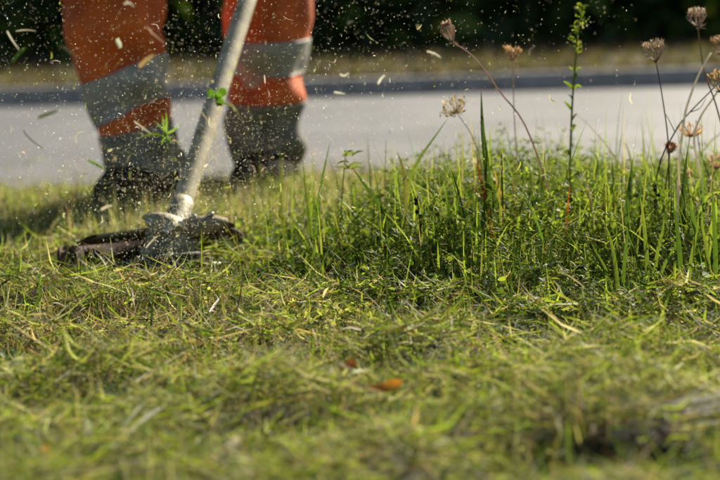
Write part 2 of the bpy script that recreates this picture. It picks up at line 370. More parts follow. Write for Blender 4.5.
k = vnoise(x, y, 5, 31) > .1; x, y = x[k], y[k]; n = len(x)
arr = leaf_discs(np.stack([x, y, hgt(x, y) + rng.uniform(.006, .020, n)], 1), rng.uniform(.0025, .0065, n), pick(n, {'green': 5, 'ygreen': 1, 'dark': 3}))
link('clover_leaves', np_mesh('clover_leaves', *arr, M_LEAF), label='small round clover and weed leaves low in the turf', cat='clover', kind='stuff')

# ------------------------------------------------------------------ uncut strip: undergrowth (uncountable)
def mound(x, y):
    r = x / y; return .42 + .60 * sstep(-.045, .035, r) + .36 * np.exp(-((r - .066) / .036) ** 2) + .10 * np.exp(-((r - .012) / .016) ** 2)
def strip_pts(n, k=1.25, m=.15, y0=2.05, y1=3.6):
    x, y = scatter(int(n * 3.2), y0, y1, k, m); q = rng.uniform(0, 1, len(x)) < clump_w(x, y)
    return x[q][:n], y[q][:n]
parts = []
x, y = strip_pts(47000); n = len(x); hh = (.26 + .52 * sstep(2.15, 2.7, y) - .25 * sstep(2.8, 3.2, y)) * np.clip(.85 + .3 * vnoise(x, y, 6, 41), .5, 1.3) * mound(x, y)
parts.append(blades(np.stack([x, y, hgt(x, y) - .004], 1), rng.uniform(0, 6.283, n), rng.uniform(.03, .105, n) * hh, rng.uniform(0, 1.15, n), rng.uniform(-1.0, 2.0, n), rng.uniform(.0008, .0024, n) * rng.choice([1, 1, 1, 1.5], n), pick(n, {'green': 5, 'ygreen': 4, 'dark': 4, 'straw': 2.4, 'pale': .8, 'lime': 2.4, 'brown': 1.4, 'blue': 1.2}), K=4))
x, y = strip_pts(2600); n = len(x)
parts.append(blades(np.stack([x, y, hgt(x, y)], 1), rng.uniform(0, 6.283, n), rng.uniform(.06, .125, n) * mound(x, y) * (.45 + .55 * sstep(2.15, 2.5, y)), rng.uniform(0, .7, n), rng.uniform(-.5, 1.2, n), rng.uniform(.0014, .0036, n), pick(n, {'green': 4, 'ygreen': 4, 'lime': 3, 'straw': 1, 'brown': .5}), K=5))
x, y = strip_pts(700, y0=2.3, y1=2.9); n = len(x)
parts.append(blades(np.stack([x, y, hgt(x, y)], 1), rng.uniform(0, 6.283, n), rng.uniform(.09, .19, n) * (.72 + .32 * sstep(-.02, .10, x / y)), rng.uniform(0, .6, n), rng.uniform(-.6, 1.9, n), rng.uniform(.0012, .0034, n), pick(n, {'green': 4, 'ygreen': 4, 'lime': 3, 'straw': 2, 'dark': 2, 'brown': .7}), K=6))
n0 = 7000; y = rng.uniform(2.4, 3.5, n0); x = rng.uniform(.4, 1.8, n0); k = x > view_x(y, 1.25, .13); x, y = x[k], y[k]; n = len(x)
parts.append(blades(np.stack([x, y, hgt(x, y)], 1), rng.uniform(0, 6.283, n), rng.uniform(.05, .12, n), rng.uniform(0, .6, n), rng.uniform(-.2, 1.2, n), rng.uniform(.003, .006, n), pick(n, {'green': 5, 'ygreen': 4, 'dark': 2, 'straw': 1}), K=3))
link('uncut_grass', np_mesh('uncut_grass', *merge(parts), M_LEAF), label='dense uncut grass at the foot of the tall plants', cat='grass', kind='stuff')
# fine-leaved bedstraw woven through it
x, y = strip_pts(3000); n = len(x); PP = []; 
h = rng.uniform(.035, .10, n) * mound(x, y) * (.4 + .6 * sstep(2.15, 2.6, y)); lx = rng.normal(0, .3, n); ly = rng.normal(0, .3, n); z0 = hgt(x, y)
for s in np.linspace(.25, 1, 9):
    for q in range(5):
        PP.append(np.stack([x + lx * h * s * s, y + ly * h * s * s, z0 + h * s], 1))
PP = np.concatenate(PP); n = len(PP); PP += rng.normal(0, .0012, PP.shape)
arr1 = blades(PP, rng.uniform(0, 6.283, n), rng.uniform(.004, .0095, n), rng.uniform(.7, 1.5, n), rng.uniform(0, .6, n), rng.uniform(.0011, .0021, n), pick(n, {'lime': 3, 'ygreen': 5, 'green': 4}), K=2)
arr2 = blades(np.stack([x, y, z0], 1), np.arctan2(ly, lx), h * 1.03, np.hypot(lx, ly) * .5, np.hypot(lx, ly) * .9, np.full(len(x), .0011), pick(len(x), {'ygreen': 2, 'green': 2, 'brown': 1}), K=4)
x, y = strip_pts(6500); n = len(x); zz = hgt(x, y) + rng.uniform(.01, .078, n) * mound(x, y) * (.4 + .6 * sstep(2.15, 2.6, y))
arr3 = leaf_discs(np.stack([x, y, zz], 1), rng.uniform(.0022, .0062, n), pick(n, {'green': 5, 'ygreen': 3, 'dark': 3, 'lime': 2}), 1.0)
link('bedstraw', np_mesh('bedstraw', *merge([arr1, arr2, arr3]), M_LEAF), label='fine whorled weed leaves woven through the uncut grass', cat='weeds', kind='stuff')
# yellow moss-like florets
b = at(325, 326, 2.2); n = 300
x = b.x + rng.normal(0, .045, n); y = b.y + rng.normal(0, .05, n)
arr = leaf_discs(np.stack([x, y, hgt(x, y) + rng.uniform(.012, .026, n)], 1), rng.uniform(.0016, .0034, n), np.array([.50, .47, .16]) * rng.uniform(.7, 1.2, (n, 1)), 1.2)
link('yellow_florets', np_mesh('yellow_florets', *arr, M_LEAF), label='patch of tiny yellow florets in front of the uncut grass', cat='flowers', kind='stuff')
# ------------------------------------------------------------------ plants one can tell apart
def gp(px, py, z=.02):
    """where the line of sight through a photo pixel meets the ground"""
    p = at(px, py, 1); v = p - CAM; t = (z - CAM.z) / v.z
    return CAM + v * t
def ground_under(p): return Vector((p.x, p.y, float(hgt(p.x, p.y)) - .004))
def path(pix, d, dd=0.0, root=True):
    d = d - .08
    pts = [at(q[0], q[1], d + (q[2] if len(q) > 2 else dd * i / max(1, len(pix) - 1))) for i, q in enumerate(pix)]
    if root:
        b = ground_under(at(pix[0][0], pix[0][1], d))
        if pts[0].z > b.z + .004: pts.insert(0, b)
        else: pts[0] = b
    return pts
GR, YG, LM, DK, ST, BR, PL, RD = PAL['green'], PAL['ygreen'], PAL['lime'], PAL['dark'], PAL['straw'], PAL['brown'], PAL['pale'], (.22, .05, .02)
def grass_plant(name, label, d, items, group=None, cat='grass plant'):
    p0 = path(items[0][1], d)[0]
    t = thing(name, label, cat, p0, group)
    for it in items:
        kind, pix = it[0], it[1]; pts = path(pix, d, rng.uniform(-.04, .04))
        if kind == 'blade':
            part('blade', ribbon_arr(pts, it[2], it[3], fold=rng.uniform(.2, .6), face=(rng.uniform(-.5, .5), -1, .2), twist=rng.uniform(-.8, .8)), M_LEAF, t, p0)
        elif kind == 'stem':
            part('stem', tube_arr(pts, [it[2], it[2] * .7, it[2] * .4], it[3], 4), M_LEAF, t, p0)
        elif kind == 'spike':         # stem that ends in a bristly seed spike
            part('stem', tube_arr(pts, [.0010, .0008], it[3], 4), M_LEAF, t, p0)
            part('seed_spike', spike_arr(pts[-1], (pts[-1] - pts[-2]).normalized(), it[2], it[4]), M_LEAF, t, p0)
        elif kind == 'folded':        # long dark leaf folded round a row of pale seeds
            part('blade', ribbon_arr(pts, it[2], it[3], fold=1.0, face=(.3, -1, .1)), M_LEAF, t, p0)
            n = 46; k0 = len(pts); sp = smooth_path(pts, 8); idx = rng.uniform(.50, .84, n) * (len(sp) - 1)
            P = np.array([np.array(sp[int(i)]) for i in idx]) + rng.normal(0, .0007, (n, 3)) - np.array([0, .0015, 0])
            part('seed_row', blades(P, rng.choice([0, math.pi], n), rng.uniform(.002, .0045, n), rng.uniform(.4, 1, n), np.zeros(n), rng.uniform(.0012, .002, n), pick(n, {'lime': 3, 'pale': 2, 'ygreen': 2}), K=2), M_LEAF, t, p0)
    return t
def spike_arr(p, ax, ln, col, wid=.0035):
    n = int(ln / .0006); s = rng.uniform(0, 1, n); P = np.array(p)[None] + np.array(ax)[None] * (s * ln)[:, None]
    az = rng.uniform(0, 6.283, n); l = wid * (1.1 - .6 * s) * rng.uniform(.8, 1.6, n)
    return blades(P, az, l, np.full(n, .6), np.full(n, -.3), np.full(n, .0015), np.array(col)[None] * rng.uniform(.7, 1.3, (n, 1)), K=2)
def umbel_arr(c, ax, r, h, closed, col, n=17):
    col = tuple(np.minimum(.8, np.array(col) * np.array((1.35, 1.45, 1.7)))); c = np.array(c); ax = Vector(ax).normalized(); a = ax.orthogonal().normalized(); b = ax.cross(a); arrs = []
    for k in range(n):
        an = k * 2.39996; rr = r * (.45 + .55 * math.sqrt((k + .5) / n)) ; dv = np.array(a * math.cos(an) + b * math.sin(an)); av = np.array(ax)
        pr = [(0, 0), (.55, .35), (.95, .75), (1.0 - .55 * closed, 1.0)]
        pts = [c + dv * rr * q[0] + av * h * q[1] * (1 if closed > .3 else rng.uniform(.75, 1.1)) for q in pr]
        cc = tuple(np.array(col) * rng.uniform(.6, 1.25))
        arrs.append(tube_arr(pts, [.0006, .0004, .0005], cc, 4, 2))
        m = 11; e = pts[-1]; P = e[None] + rng.normal(0, r * .10, (m, 3))
        arrs.append(blades(P, rng.uniform(0, 6.283, m), rng.uniform(.0018, .0045, m), rng.uniform(0, 1.5, m), np.zeros(m), rng.uniform(.0009, .0018, m), np.array(col)[None] * rng.uniform(.4, 1.5, (m, 1)), K=2, root=1))
    m = 9                                            # drooping bracts below
    arrs.append(blades(np.repeat(c[None], m, 0), rng.uniform(0, 6.283, m), rng.uniform(.5, .9, m) * r, rng.uniform(1.0, 1.9, m), rng.uniform(-.4, .8, m), np.full(m, .0012), np.array(col)[None] * rng.uniform(.4, .9, (m, 1)), K=3))
    return merge(arrs)
def carrot(label, d, pix, r, h, closed, scol, hcol, sr=.0011, tilt=None, extra=()):
    pts = path(pix, d, .03); p0 = pts[0]
    t = thing('dried_wild_carrot', label, 'dried flower', p0, 'dried seed heads over the uncut grass')
    part('stem', tube_arr(pts, [sr * 1.05, sr * .85, sr * .65], scol, 6), M_DRY, t, p0)
    ax = tilt or (pts[-1] - pts[-2]).normalized()
    part('seed_head', umbel_arr(pts[-1], ax, r, h, closed, hcol), M_DRY, t, p0)
    for e in extra:
        ep = path(e[0], d, .01, root=False); part('branch', tube_arr(ep, [sr * .8, sr * .5], scol, 6), M_DRY, t, p0)
        if len(e) > 1: part('seed_head', umbel_arr(ep[-1], (ep[-1] - ep[-2]).normalized(), e[1], e[2], e[3], hcol, 12), M_DRY, t, p0)
    return t
TAN, PINK, WHT = (.34, .24, .13), (.52, .37, .31), (.80, .77, .68)
carrot('closed round dried seed head on a long pinkish stem arching left', 2.55, [(560, 260), (548, 190), (525, 125), (500, 92), (483, 68), (468, 52), (453, 43)], .0095, .021, 1.0, PINK, (.36, .25, .16), .0011, Vector((-.35, 0, 1)))
carrot('small open tan seed head beside the closed round one', 2.7, [(522, 262), (518, 180), (514, 110), (513, 60)], .0095, .013, .0, PINK, (.42, .27, .13), .0009)
carrot('flat tan seed head lying sideways beside the tallest folded leaf', 2.6, [(492, 262), (486, 190), (474, 140), (456, 112)], .015, .008, .1, ST, (.40, .30, .12), .0007, Vector((-.3, -.4, .5)))
carrot('brown bird-nest seed head on a reddish stem right of centre', 2.55, [(668, 268), (669, 190), (668, 140), (662, 95), (656, 62)], .0145, .019, .45, (.16, .08, .06), (.30, .22, .14), .0010)
carrot('tallest open bird-nest seed head at the top right', 2.6, [(735, 262), (728, 160), (716, 105), (705, 75), (700, 45), (698, 27)], .0125, .017, .6, (.30, .22, .12), (.33, .25, .17), .0011)
carrot('dark brown seed head at the right edge, just below the tallest', 2.65, [(742, 262), (735, 150), (722, 55)], .013, .018, .5, BR, (.28, .18, .09), .0010)
carrot('ochre seed head half cut off by the right edge', 2.45, [(738, 275), (733, 170), (722, 92)], .014, .018, .4, BR, (.40, .27, .10), .0010)
carrot('small open golden seed head with spread rays at the right', 2.6, [(676, 262), (680, 195), (687, 155), (690, 136)], .0125, .008, -.1, ST, (.50, .33, .14), .0007)
carrot('tiny orange-brown seed head low on a thin stem', 2.58, [(660, 266), (664, 205), (669, 160), (670, 152)], .007, .009, .5, BR, (.42, .22, .09), .0007)
carrot('pale orange seed head low at the right edge with side branch', 2.62, [(700, 262), (704, 210), (712, 180), (716, 168)], .011, .010, .1, BR, (.45, .30, .18), .0008, None, [([(704, 208), (696, 190), (690, 178)], .005, .006, .3)])
def bare_stem(label, d, pix, col, r, br=()):
    pts = path(pix, d, .03); p0 = pts[0]; t = thing('bare_stalk', label, 'stalk', p0, 'bare stalks at the right')
    part('stem', tube_arr(pts, [r * 1.1, r, r * .75], col, 6), M_DRY, t, p0)
    for e in br: part('twig', tube_arr(path(e, d, .01, root=False), [r * .6, r * .3], col, 4), M_DRY, t, p0)
bare_stem('bleached white stalk leaning right below the brown seed heads', 2.55, [(676, 262), (679, 170), (684, 120), (690, 97), (700, 72), (711, 53)], WHT, .0014)
bare_stem('pale curved stalk bending in from the right edge', 2.6, [(708, 262), (702, 185), (694, 142), (700, 118), (714, 97), (724, 82)], WHT, .0012)
bare_stem('dark forked twig slanting up to the right edge', 2.6, [(654, 264), (657, 175), (675, 132), (690, 112), (722, 80)], (.07, .05, .045), .0009, [[(675, 132), (668, 118), (664, 112)], [(690, 112), (700, 108), (706, 98)], [(682, 123), (688, 132), (690, 140)]])
bare_stem('dark thin twig curving up beside the golden seed head', 2.66, [(715, 262), (708, 230), (712, 190), (700, 150), (696, 120)], (.09, .07, .05), .0007, [[(710, 205), (716, 190), (722, 184)], [(704, 165), (696, 160), (690, 158)]])
def berry_stalk(label, d, pix, n, r0):
    pts = path(pix, d); p0 = pts[0]; t = thing('dark_seed_stalk', label, 'stalk', p0)
    part('stem', tube_arr(pts, [.0009, .0006], (.10, .07, .04), 4), M_DRY, t, p0)
    sp = smooth_path(pts, 8)
    for k in range(n):
        q = np.array(sp[int(len(sp) * (.42 + .56 * k / n))]) + np.array([rng.choice([-1, 1]) * .0022, -.001, 0])
        arr = tube_arr([q - np.array([0, 0, r0]), q, q + np.array([0, 0, r0])], [r0 * .4, r0, r0 * .3], (.022, .016, .014), 6, 2)
        part('seed_pod', arr, M_DRY, t, p0)
berry_stalk('short stalk of small black seed pods left of centre', 2.52, [(423, 262), (420, 225), (417, 194)], 9, .0024)
berry_stalk('stalk thick with black pods under the reddish stem at the right', 2.56, [(659, 268), (658, 225), (656, 182)], 16, .0023)
# the tall green shoot
d = 2.7; pts = path([(572, 262), (570, 180), (572, 110), (576, 55), (580, 22), (583, 6)], d); p0 = pts[0]
t = thing('leafy_shoot', 'tall green leafy shoot reaching the top edge of the view', 'weed', p0)
part('stem', tube_arr(pts, [.0016, .0012, .0006], (GR, YG), 6), M_LEAF, t, p0)
sp = smooth_path(pts, 6); K = len(sp)
for k in range(46):
    f = .12 + .88 * k / 46; q = np.array(sp[min(K - 1, int(f * (K - 1)))]); s = -1 if k % 2 else 1
    an = rng.uniform(0, 6.283); l = rng.uniform(.005, .019) * (1 - .4 * f)
    dv = np.array([math.cos(an), math.sin(an), 0])
    pp = [q, q + dv * l * .45 + np.array([0, 0, l * .45]), q + dv * l * .9 + np.array([0, 0, l * rng.uniform(.2, .8)])]
    part('leaf', ribbon_arr(pp, l * rng.uniform(.16, .3), (GR, [LM, GR, YG][k % 3]), n=3, fold=.5, twist=rng.uniform(-1, 1)), M_LEAF, t, p0)
for q, r in (((580, 10), .004), ((576, 28), .005), ((584, 22), .004), ((574, 42), .005), ((579, 47), .004)):
    e = at(q[0], q[1], d - .08); m = 24; P = np.array(e)[None] + rng.normal(0, r * .7, (m, 3))
    part('bud_cluster', blades(P, rng.uniform(0, 6.283, m), rng.uniform(.002, .004, m), rng.uniform(0, 1.4, m), np.zeros(m), np.full(m, .0017), pick(m, {'ygreen': 2, 'lime': 2, 'straw': 1}), K=2, root=1), M_LEAF, t, p0)
# named grasses, left to right
grass_plant('grass_plant', 'thin upright grass at the left end of the uncut strip', 2.62, [
    ('blade', [(314, 268), (310, 225), (305, 185), (302, 152)], .0042, (GR, YG)), ('blade', [(315, 268), (317, 215), (322, 180), (330, 142)], .0044, (GR, GR)),
    ('blade', [(312, 268), (309, 232), (309, 200), (311, 178)], .0040, (YG, LM)), ('blade', [(318, 268), (324, 235), (322, 205), (313, 165)], .0028, (YG, ST)), ('stem', [(308, 268), (304, 230), (304, 190)], .0006, ST)])
t = grass_plant('grass_plant', 'green stem with a whorl of narrow leaves at its top', 2.62, [
    ('stem', [(342, 268), (341, 220), (344, 170), (346, 152)], .0010, (YG, GR)), ('stem', [(357, 268), (354, 220), (351, 185)], .0013, (LM, YG)), ('stem', [(336, 268), (338, 200), (336, 170)], .0006, GR)])
for k in range(15):
    c = at(346 + rng.uniform(-4, 6), rng.choice([156, 162, 169]), 2.54); an = rng.uniform(0, 6.283); l = rng.uniform(.010, .018); dv = Vector((math.cos(an), math.sin(an), rng.uniform(-.1, .5)))
    part('leaf', ribbon_arr([c, c + dv * l * .5 + Vector((0, 0, .002)), c + dv * l], .0022, (YG, GR), n=3), M_LEAF, t, t.location)
grass_plant('grass_plant', 'broad dark green blade slanting down to the right', 2.58, [
    ('blade', [(395, 268), (391, 228), (381, 207), (366, 186), (352, 167)], .0075, (GR, DK)), ('blade', [(392, 268), (386, 238), (389, 205), (393, 168)], .0052, (GR, YG)),
    ('blade', [(398, 268), (400, 240), (396, 205), (390, 180)], .0046, (DK, GR)), ('stem', [(384, 268), (384, 220), (386, 140)], .0007, (GR, YG))])
grass_plant('grass_plant', 'grass stem ending in a withered brown folded tip', 2.55, [
    ('blade', [(408, 270), (406, 230), (406, 190), (403, 168), (397, 152)], .0062, (YG, (.16, .11, .06))), ('stem', [(404, 268), (402, 225), (401, 188)], .0011, (LM, ST)), ('blade', [(410, 270), (412, 240), (415, 205), (409, 185)], .0038, (YG, LM))])
grass_plant('grass_plant', 'long single blade arching up to the right, left of the tall seed leaf', 2.62, [
    ('blade', [(404, 268), (407, 215), (410, 180), (420, 158), (434, 138), (448, 118)], .0045, (YG, GR)), ('blade', [(438, 268), (428, 228), (418, 200), (410, 178)], .0032, (YG, LM)), ('stem', [(430, 268), (429, 210), (430, 160)], .0005, GR)])
grass_plant('grass_plant', 'tall dark folded leaf with a row of pale seeds, standing highest at centre', 2.55, [
    ('folded', [(496, 270), (490, 215), (486, 170), (482, 130), (481, 90)], .0085, (GR, DK)), ('blade', [(499, 270), (491, 215), (480, 180), (477, 152)], .0050, (BR, RD)), ('blade', [(492, 270), (487, 200), (490, 150), (489, 128)], .0032, (YG, LM))])
grass_plant('grass_plant', 'grass with tan curled bud-like tip right of the tall seed leaf', 2.52, [
    ('blade', [(507, 272), (505, 220), (500, 190), (494, 168)], .0090, (YG, (.45, .28, .10))), ('blade', [(500, 272), (492, 230), (484, 200), (470, 185)], .0052, (GR, RD)), ('spike', [(504, 272), (503, 215), (502, 172)], .018, (BR, BR), (.16, .10, .06))])
grass_plant('grass_plant', 'slanting dark blade leaning left below the arching one', 2.5, [
    ('blade', [(478, 275), (468, 230), (458, 190), (450, 166)], .0036, (GR, DK)), ('blade', [(470, 275), (466, 235), (466, 205)], .0040, (YG, GR)), ('blade', [(462, 275), (452, 245), (440, 210)], .0034, (ST, YG))])
for lab, xx, dd, it in [
    ('dark pointed blade pair standing left of the leafy shoot', 540, 2.6, [(0, 0, .0060, 545, 152, DK), (6, 0, .0050, 553, 175, GR), (-8, 0, .004, 525, 180, YG)]),
    ('olive blade pair standing just right of the leafy shoot', 588, 2.62, [(0, 0, .0062, 598, 160, DK), (-6, 0, .0046, 566, 165, GR), (4, 0, .004, 582, 185, LM)]),
    ('grass with an orange yellow dying blade', 605, 2.55, [(0, 0, .0055, 603, 178, (.42, .26, .04)), (4, 0, .005, 612, 160, DK), (9, 0, .004, 622, 195, YG)]),
    ('tall dark green blade left of the black pod stalk', 625, 2.5, [(0, 0, .0085, 633, 158, DK), (6, 0, .005, 640, 200, GR), (-5, 0, .005, 616, 205, LM)]),
    ('grass with a red brown blade beneath the leafy shoot', 565, 2.5, [(0, 0, .0042, 570, 185, (.30, .06, .03)), (5, 0, .0045, 580, 205, YG), (-6, 0, .004, 556, 200, GR)]),
    ('bright green blade tuft at the lower right corner of the strip', 700, 2.42, [(0, 0, .0085, 690, 205, GR), (5, 0, .0075, 716, 200, LM), (-7, 0, .0065, 676, 215, YG), (9, 0, .006, 724, 230, GR)])]:
    gy = 240 + 30
    grass_plant('grass_plant', lab, dd, [('blade', [(xx + a, gy), (xx + a + (tx - xx) * .3, gy - (gy - ty) * .45), (xx + a + (tx - xx) * .62, gy - (gy - ty) * .75), (tx, ty)], wd, (YG if c == LM else GR, c)) for a, _, wd, tx, ty, c in it])
for lab, xx, gy, dd, it in [
    ('broad bright green blades in front of the tall dark green blade', 618, 292, 2.34, [(0, .0066, 604, 222, LM), (5, .0058, 628, 205, GR), (-6, .005, 590, 240, YG)]),
    ('wide yellow green blades in front of the thick black pod stalk', 648, 290, 2.36, [(0, .0070, 640, 196, YG), (5, .0060, 664, 214, LM), (-5, .0050, 626, 226, GR), (9, .005, 676, 236, GR)]),
    ('fresh green blades fanning out in front of the golden seed head', 682, 292, 2.32, [(0, .0075, 672, 200, GR), (6, .0066, 698, 214, LM), (-6, .0052, 658, 232, YG)]),
    ('tall mixed green blades at the right edge, in front of the ochre seed head', 716, 290, 2.34, [(0, .0075, 712, 186, GR), (-5, .0060, 702, 210, YG), (4, .0060, 732, 205, LM)])]:
    grass_plant('grass_plant', lab, dd, [('blade', [(xx + a, gy), (xx + a + (tx - xx) * .25, gy - (gy - ty) * .45), (xx + a + (tx - xx) * .6, gy - (gy - ty) * .78), (tx, ty)], wd * .66, (GR, c)) for a, wd, tx, ty, c in it])
grass_plant('grass_plant', 'pale seed row folded in a dark leaf right of the black pods', 2.52, [
    ('folded', [(686, 272), (682, 235), (681, 205), (684, 178), (687, 150)], .0080, (GR, DK)), ('blade', [(683, 272), (674, 240), (668, 215), (658, 200)], .0046, (LM, (.42, .30, .06)))])
grass_plant('grass_plant', 'round pale bud on a thick pale stem under the leafy shoot', 2.5, [
    ('stem', [(597, 275), (594, 225), (590, 192)], .0016, (ST, PL)), ('spike', [(596, 275), (593, 220), (589, 196)], .012, (ST, ST), (.40, .33, .22))])
# ordinary small tufts between them
NEIGH = [(315, 'the thin grass at the left end'), (347, 'the whorled leaf stem'), (390, 'the broad slanting blade'), (418, 'the short black pod stalk'), (455, 'the leaning dark blade'), (486, 'the tall seed leaf'),
         (522, 'the small open tan seed head'), (548, 'the red brown blade'), (575, 'the leafy shoot'), (603, 'the orange yellow blade'), (630, 'the tall dark green blade'), (658, 'the thick black pod stalk'), (690, 'the golden seed head'), (722, 'the right edge')]
for k in range(28):
    nx_, nn = NEIGH[k // 2]; left = k % 2 == 0; px = nx_ + (-1 if left else 1) * rng.uniform(5, 13); d = rng.uniform(2.42, 2.52) if left else rng.uniform(2.62, 2.85)
    base = ground_under(at(px, 255, d))
    big = .75 + .3 * min(1, max(0, (px - 330) / 150)); tone = ['light green', 'dark green', 'yellow green'][k % 3]
    t = thing('grass_tuft', 'small %s tuft %s %s' % (tone, 'left of and before' if left else 'right of and behind', nn), 'grass tuft', base, 'small tufts in the uncut strip')
    for q in range(rng.integers(4, 8)):
        an = rng.uniform(0, 6.283); L = rng.uniform(.06, .13) * big * (.85 if left else 1); le = rng.uniform(.05, .6); dv = Vector((math.cos(an), math.sin(an), 0))
        b0 = base + dv * rng.uniform(.001, .006)
        pts = [b0, b0 + Vector((0, 0, L * .5)) + dv * L * le * .2, b0 + Vector((0, 0, L * .82)) + dv * L * le * .5, b0 + Vector((0, 0, L * (1 - .25 * le))) + dv * L * le * .95]
        cc = [(LM, GR, YG)[k % 3], (LM, DK, YG)[k % 3], (YG, GR, LM)[k % 3]][rng.integers(0, 3)]
        part('blade', ribbon_arr(pts, rng.uniform(.0022, .0046), (GR, cc), n=3, fold=rng.uniform(.1, .6), face=(rng.uniform(-1, 1), -1, 0), twist=rng.uniform(-1, 1)), M_LEAF, t, base)

# ------------------------------------------------------------------ things lying on the mown grass
def fallen_leaf(label, px, py, L, W, col, rot):
    p = gp(px, py, .034); t = thing('fallen_leaf', label, 'dead leaf', p)
    dv = Vector((math.cos(rot), math.sin(rot), 0)); pts = [-dv * L * .5 + Vector((0, 0, .004)), Vector((0, 0, 0)), dv * L * .35 + Vector((0, 0, .003)), dv * L * .5 + Vector((0, 0, .007))]
    V, Fq, C = ribbon_arr(pts, W, (col, tuple(np.array(col) * .8)), n=4, fold=.45, face=(0, -.5, 1), taper=(.05, .6, .95, 1, .9, .6, .06))
    link('leaf_blade', np_mesh('leaf_blade', V, Fq, C, M_LEAF), t)
    link('leaf_stalk', np_mesh('leaf_stalk', *tube_arr([tuple(pts[0]), tuple(pts[0] - dv * .008 + Vector((0, 0, .002)))], [.0007, .0005], BR, 4), M_DRY), t)
fallen_leaf('curled orange dead leaf on the mown grass in the middle', 384, 391, .026, .013, (.66, .25, .05), .15)
fallen_leaf('small red brown dead leaf above the orange one', 347, 369, .014, .009, (.22, .07, .03), .8)
fallen_leaf('small orange leaf in the blurred bottom left foreground', 40, 456, .011, .006, (.45, .22, .07), .4)
fallen_leaf('pale grey leaf on the dark turf near the left edge', 13, 366, .016, .010, (.50, .52, .44), .3)
fallen_leaf('whitish leaf fragment in the blurred grass at bottom centre', 232, 448, .012, .008, (.60, .52, .52), 1)
def weed_rosette(label, px, py, n, L, col):
    p = gp(px, py, .012); t = thing('weed', label, 'weed', p)
    for k in range(n):
        an = k * 2.4 + rng.uniform(-.3, .3); l = L * rng.uniform(.7, 1.1); dv = Vector((math.cos(an), math.sin(an), 0))
        pts = [Vector((0, 0, 0)), dv * l * .5 + Vector((0, 0, l * .45)), dv * l + Vector((0, 0, l * .35))]
        link('leaf', np_mesh('leaf', *ribbon_arr(pts, l * .55, (col, tuple(np.array(col) * 1.2)), n=4, fold=.25, face=(0, -.3, 1), taper=(.15, .5, .95, 1, .8, .1)), M_LEAF), t)
weed_rosette('broad green weed leaves low at the left edge', 22, 396, 5, .018, (.07, .17, .02))
weed_rosette('grey green weed leaves among the clippings at lower left', 118, 398, 6, .014, (.16, .22, .11))
weed_rosette('dark green weed leaves near the pale grey leaf', 8, 360, 5, .015, (.05, .11, .02))
weed_rosette('bright green weed leaves in front of the trimmer head', 130, 292, 5, .014, (.16, .24, .03))
weed_rosette('bright green weed leaves at the foot of the right end of the strip', 655, 300, 7, .020, (.14, .24, .03))
def straw(label, a, b, wd, col, lift=.026, bend=.004):
    p, q = gp(*a, lift), gp(*b, lift); m = (p + q) / 2 + Vector((rng.normal(0, bend), rng.normal(0, bend), rng.uniform(.0, .006)))
    t = link('cut_blade', np_mesh('cut_blade', *ribbon_arr([(0, 0, 0), tuple(m - p), tuple(q - p)], wd, (col, col), n=6, fold=.5, face=(0, -.6, 1), taper=(.7, 1, .9, .6, .2), twist=rng.uniform(-.6, .6)), M_DRY), None, label, 'cut grass', 'long cut blades on the turf', None, p)
straw('longest pale cut blade, crossing others in the lower left foreground', (112, 448), (182, 398), .0030, (.40, .40, .28))
straw('pale cut blade crossing the longest one', (118, 436), (168, 392), .0026, (.34, .36, .22))
straw('pale cut blade slanting up above the crossing pair', (135, 382), (198, 345), .0024, (.40, .38, .26))
straw('short pale green cut blade left of the crossing pair', (88, 420), (97, 456), .0040, (.36, .42, .28))
straw('thin straw lying diagonally at mid left', (55, 382), (74, 370), .0020, PL)
straw('short straw standing near the brown patch', (103, 344), (115, 360), .0022, PL)
straw('white bent straw below the left end of the strip', (210, 312), (222, 295), .0028, WHT)
straw('broad pale blade bending over in front of the strip centre', (535, 275), (560, 258), .0045, (.30, .36, .22), .045)
straw('yellow brown curved blade lying in front of the strip', (558, 272), (585, 288), .0040, (.42, .30, .10), .04)
straw('long yellow blade lying below the florets', (330, 340), (362, 342), .0032, (.45, .42, .10))
straw('blurred yellow green blade in the foreground at the right', (540, 395), (600, 388), .0050, (.34, .38, .05))
straw('blurred pale blade in the right foreground', (665, 385), (684, 363), .0046, PL)
straw('blurred pale green blade at the bottom middle', (330, 385), (372, 372), .0040, (.30, .38, .12))
# matted dry tuft beside the dark hollow at lower right
p = gp(640, 436, .0); t = thing('dry_grass_mat', 'blurred grey brown mat of dead grass over a dark hollow, lower right', 'dead grass', p)
arrs = []
for k in range(64):
    a0 = rng.uniform(2.4, 5.2); ln = rng.uniform(.6, 1.9); rx = rng.uniform(.022, .060); ry = rng.uniform(.030, .095); z = rng.uniform(.016, .034)
    pts = [(rx * math.cos(a0 + ln * s) + .018 * s + rng.normal(0, .002), ry * math.sin(a0 + ln * s), z + .006 * math.sin(3 * s) + rng.normal(0, .001)) for s in np.linspace(0, 1, 5)]
    arrs.append(ribbon_arr(pts, rng.uniform(.0010, .0022), tuple(np.array((.40, .35, .28)) * rng.uniform(.6, 1.3)), n=2, face=(0, -.4, 1)))
link('dead_blades', np_mesh('dead_blades', *merge(arrs[:40]), M_DRY), t, kind='stuff')
link('dead_blades', np_mesh('dead_blades', *merge(arrs[40:]), M_DRY), t, kind='stuff')
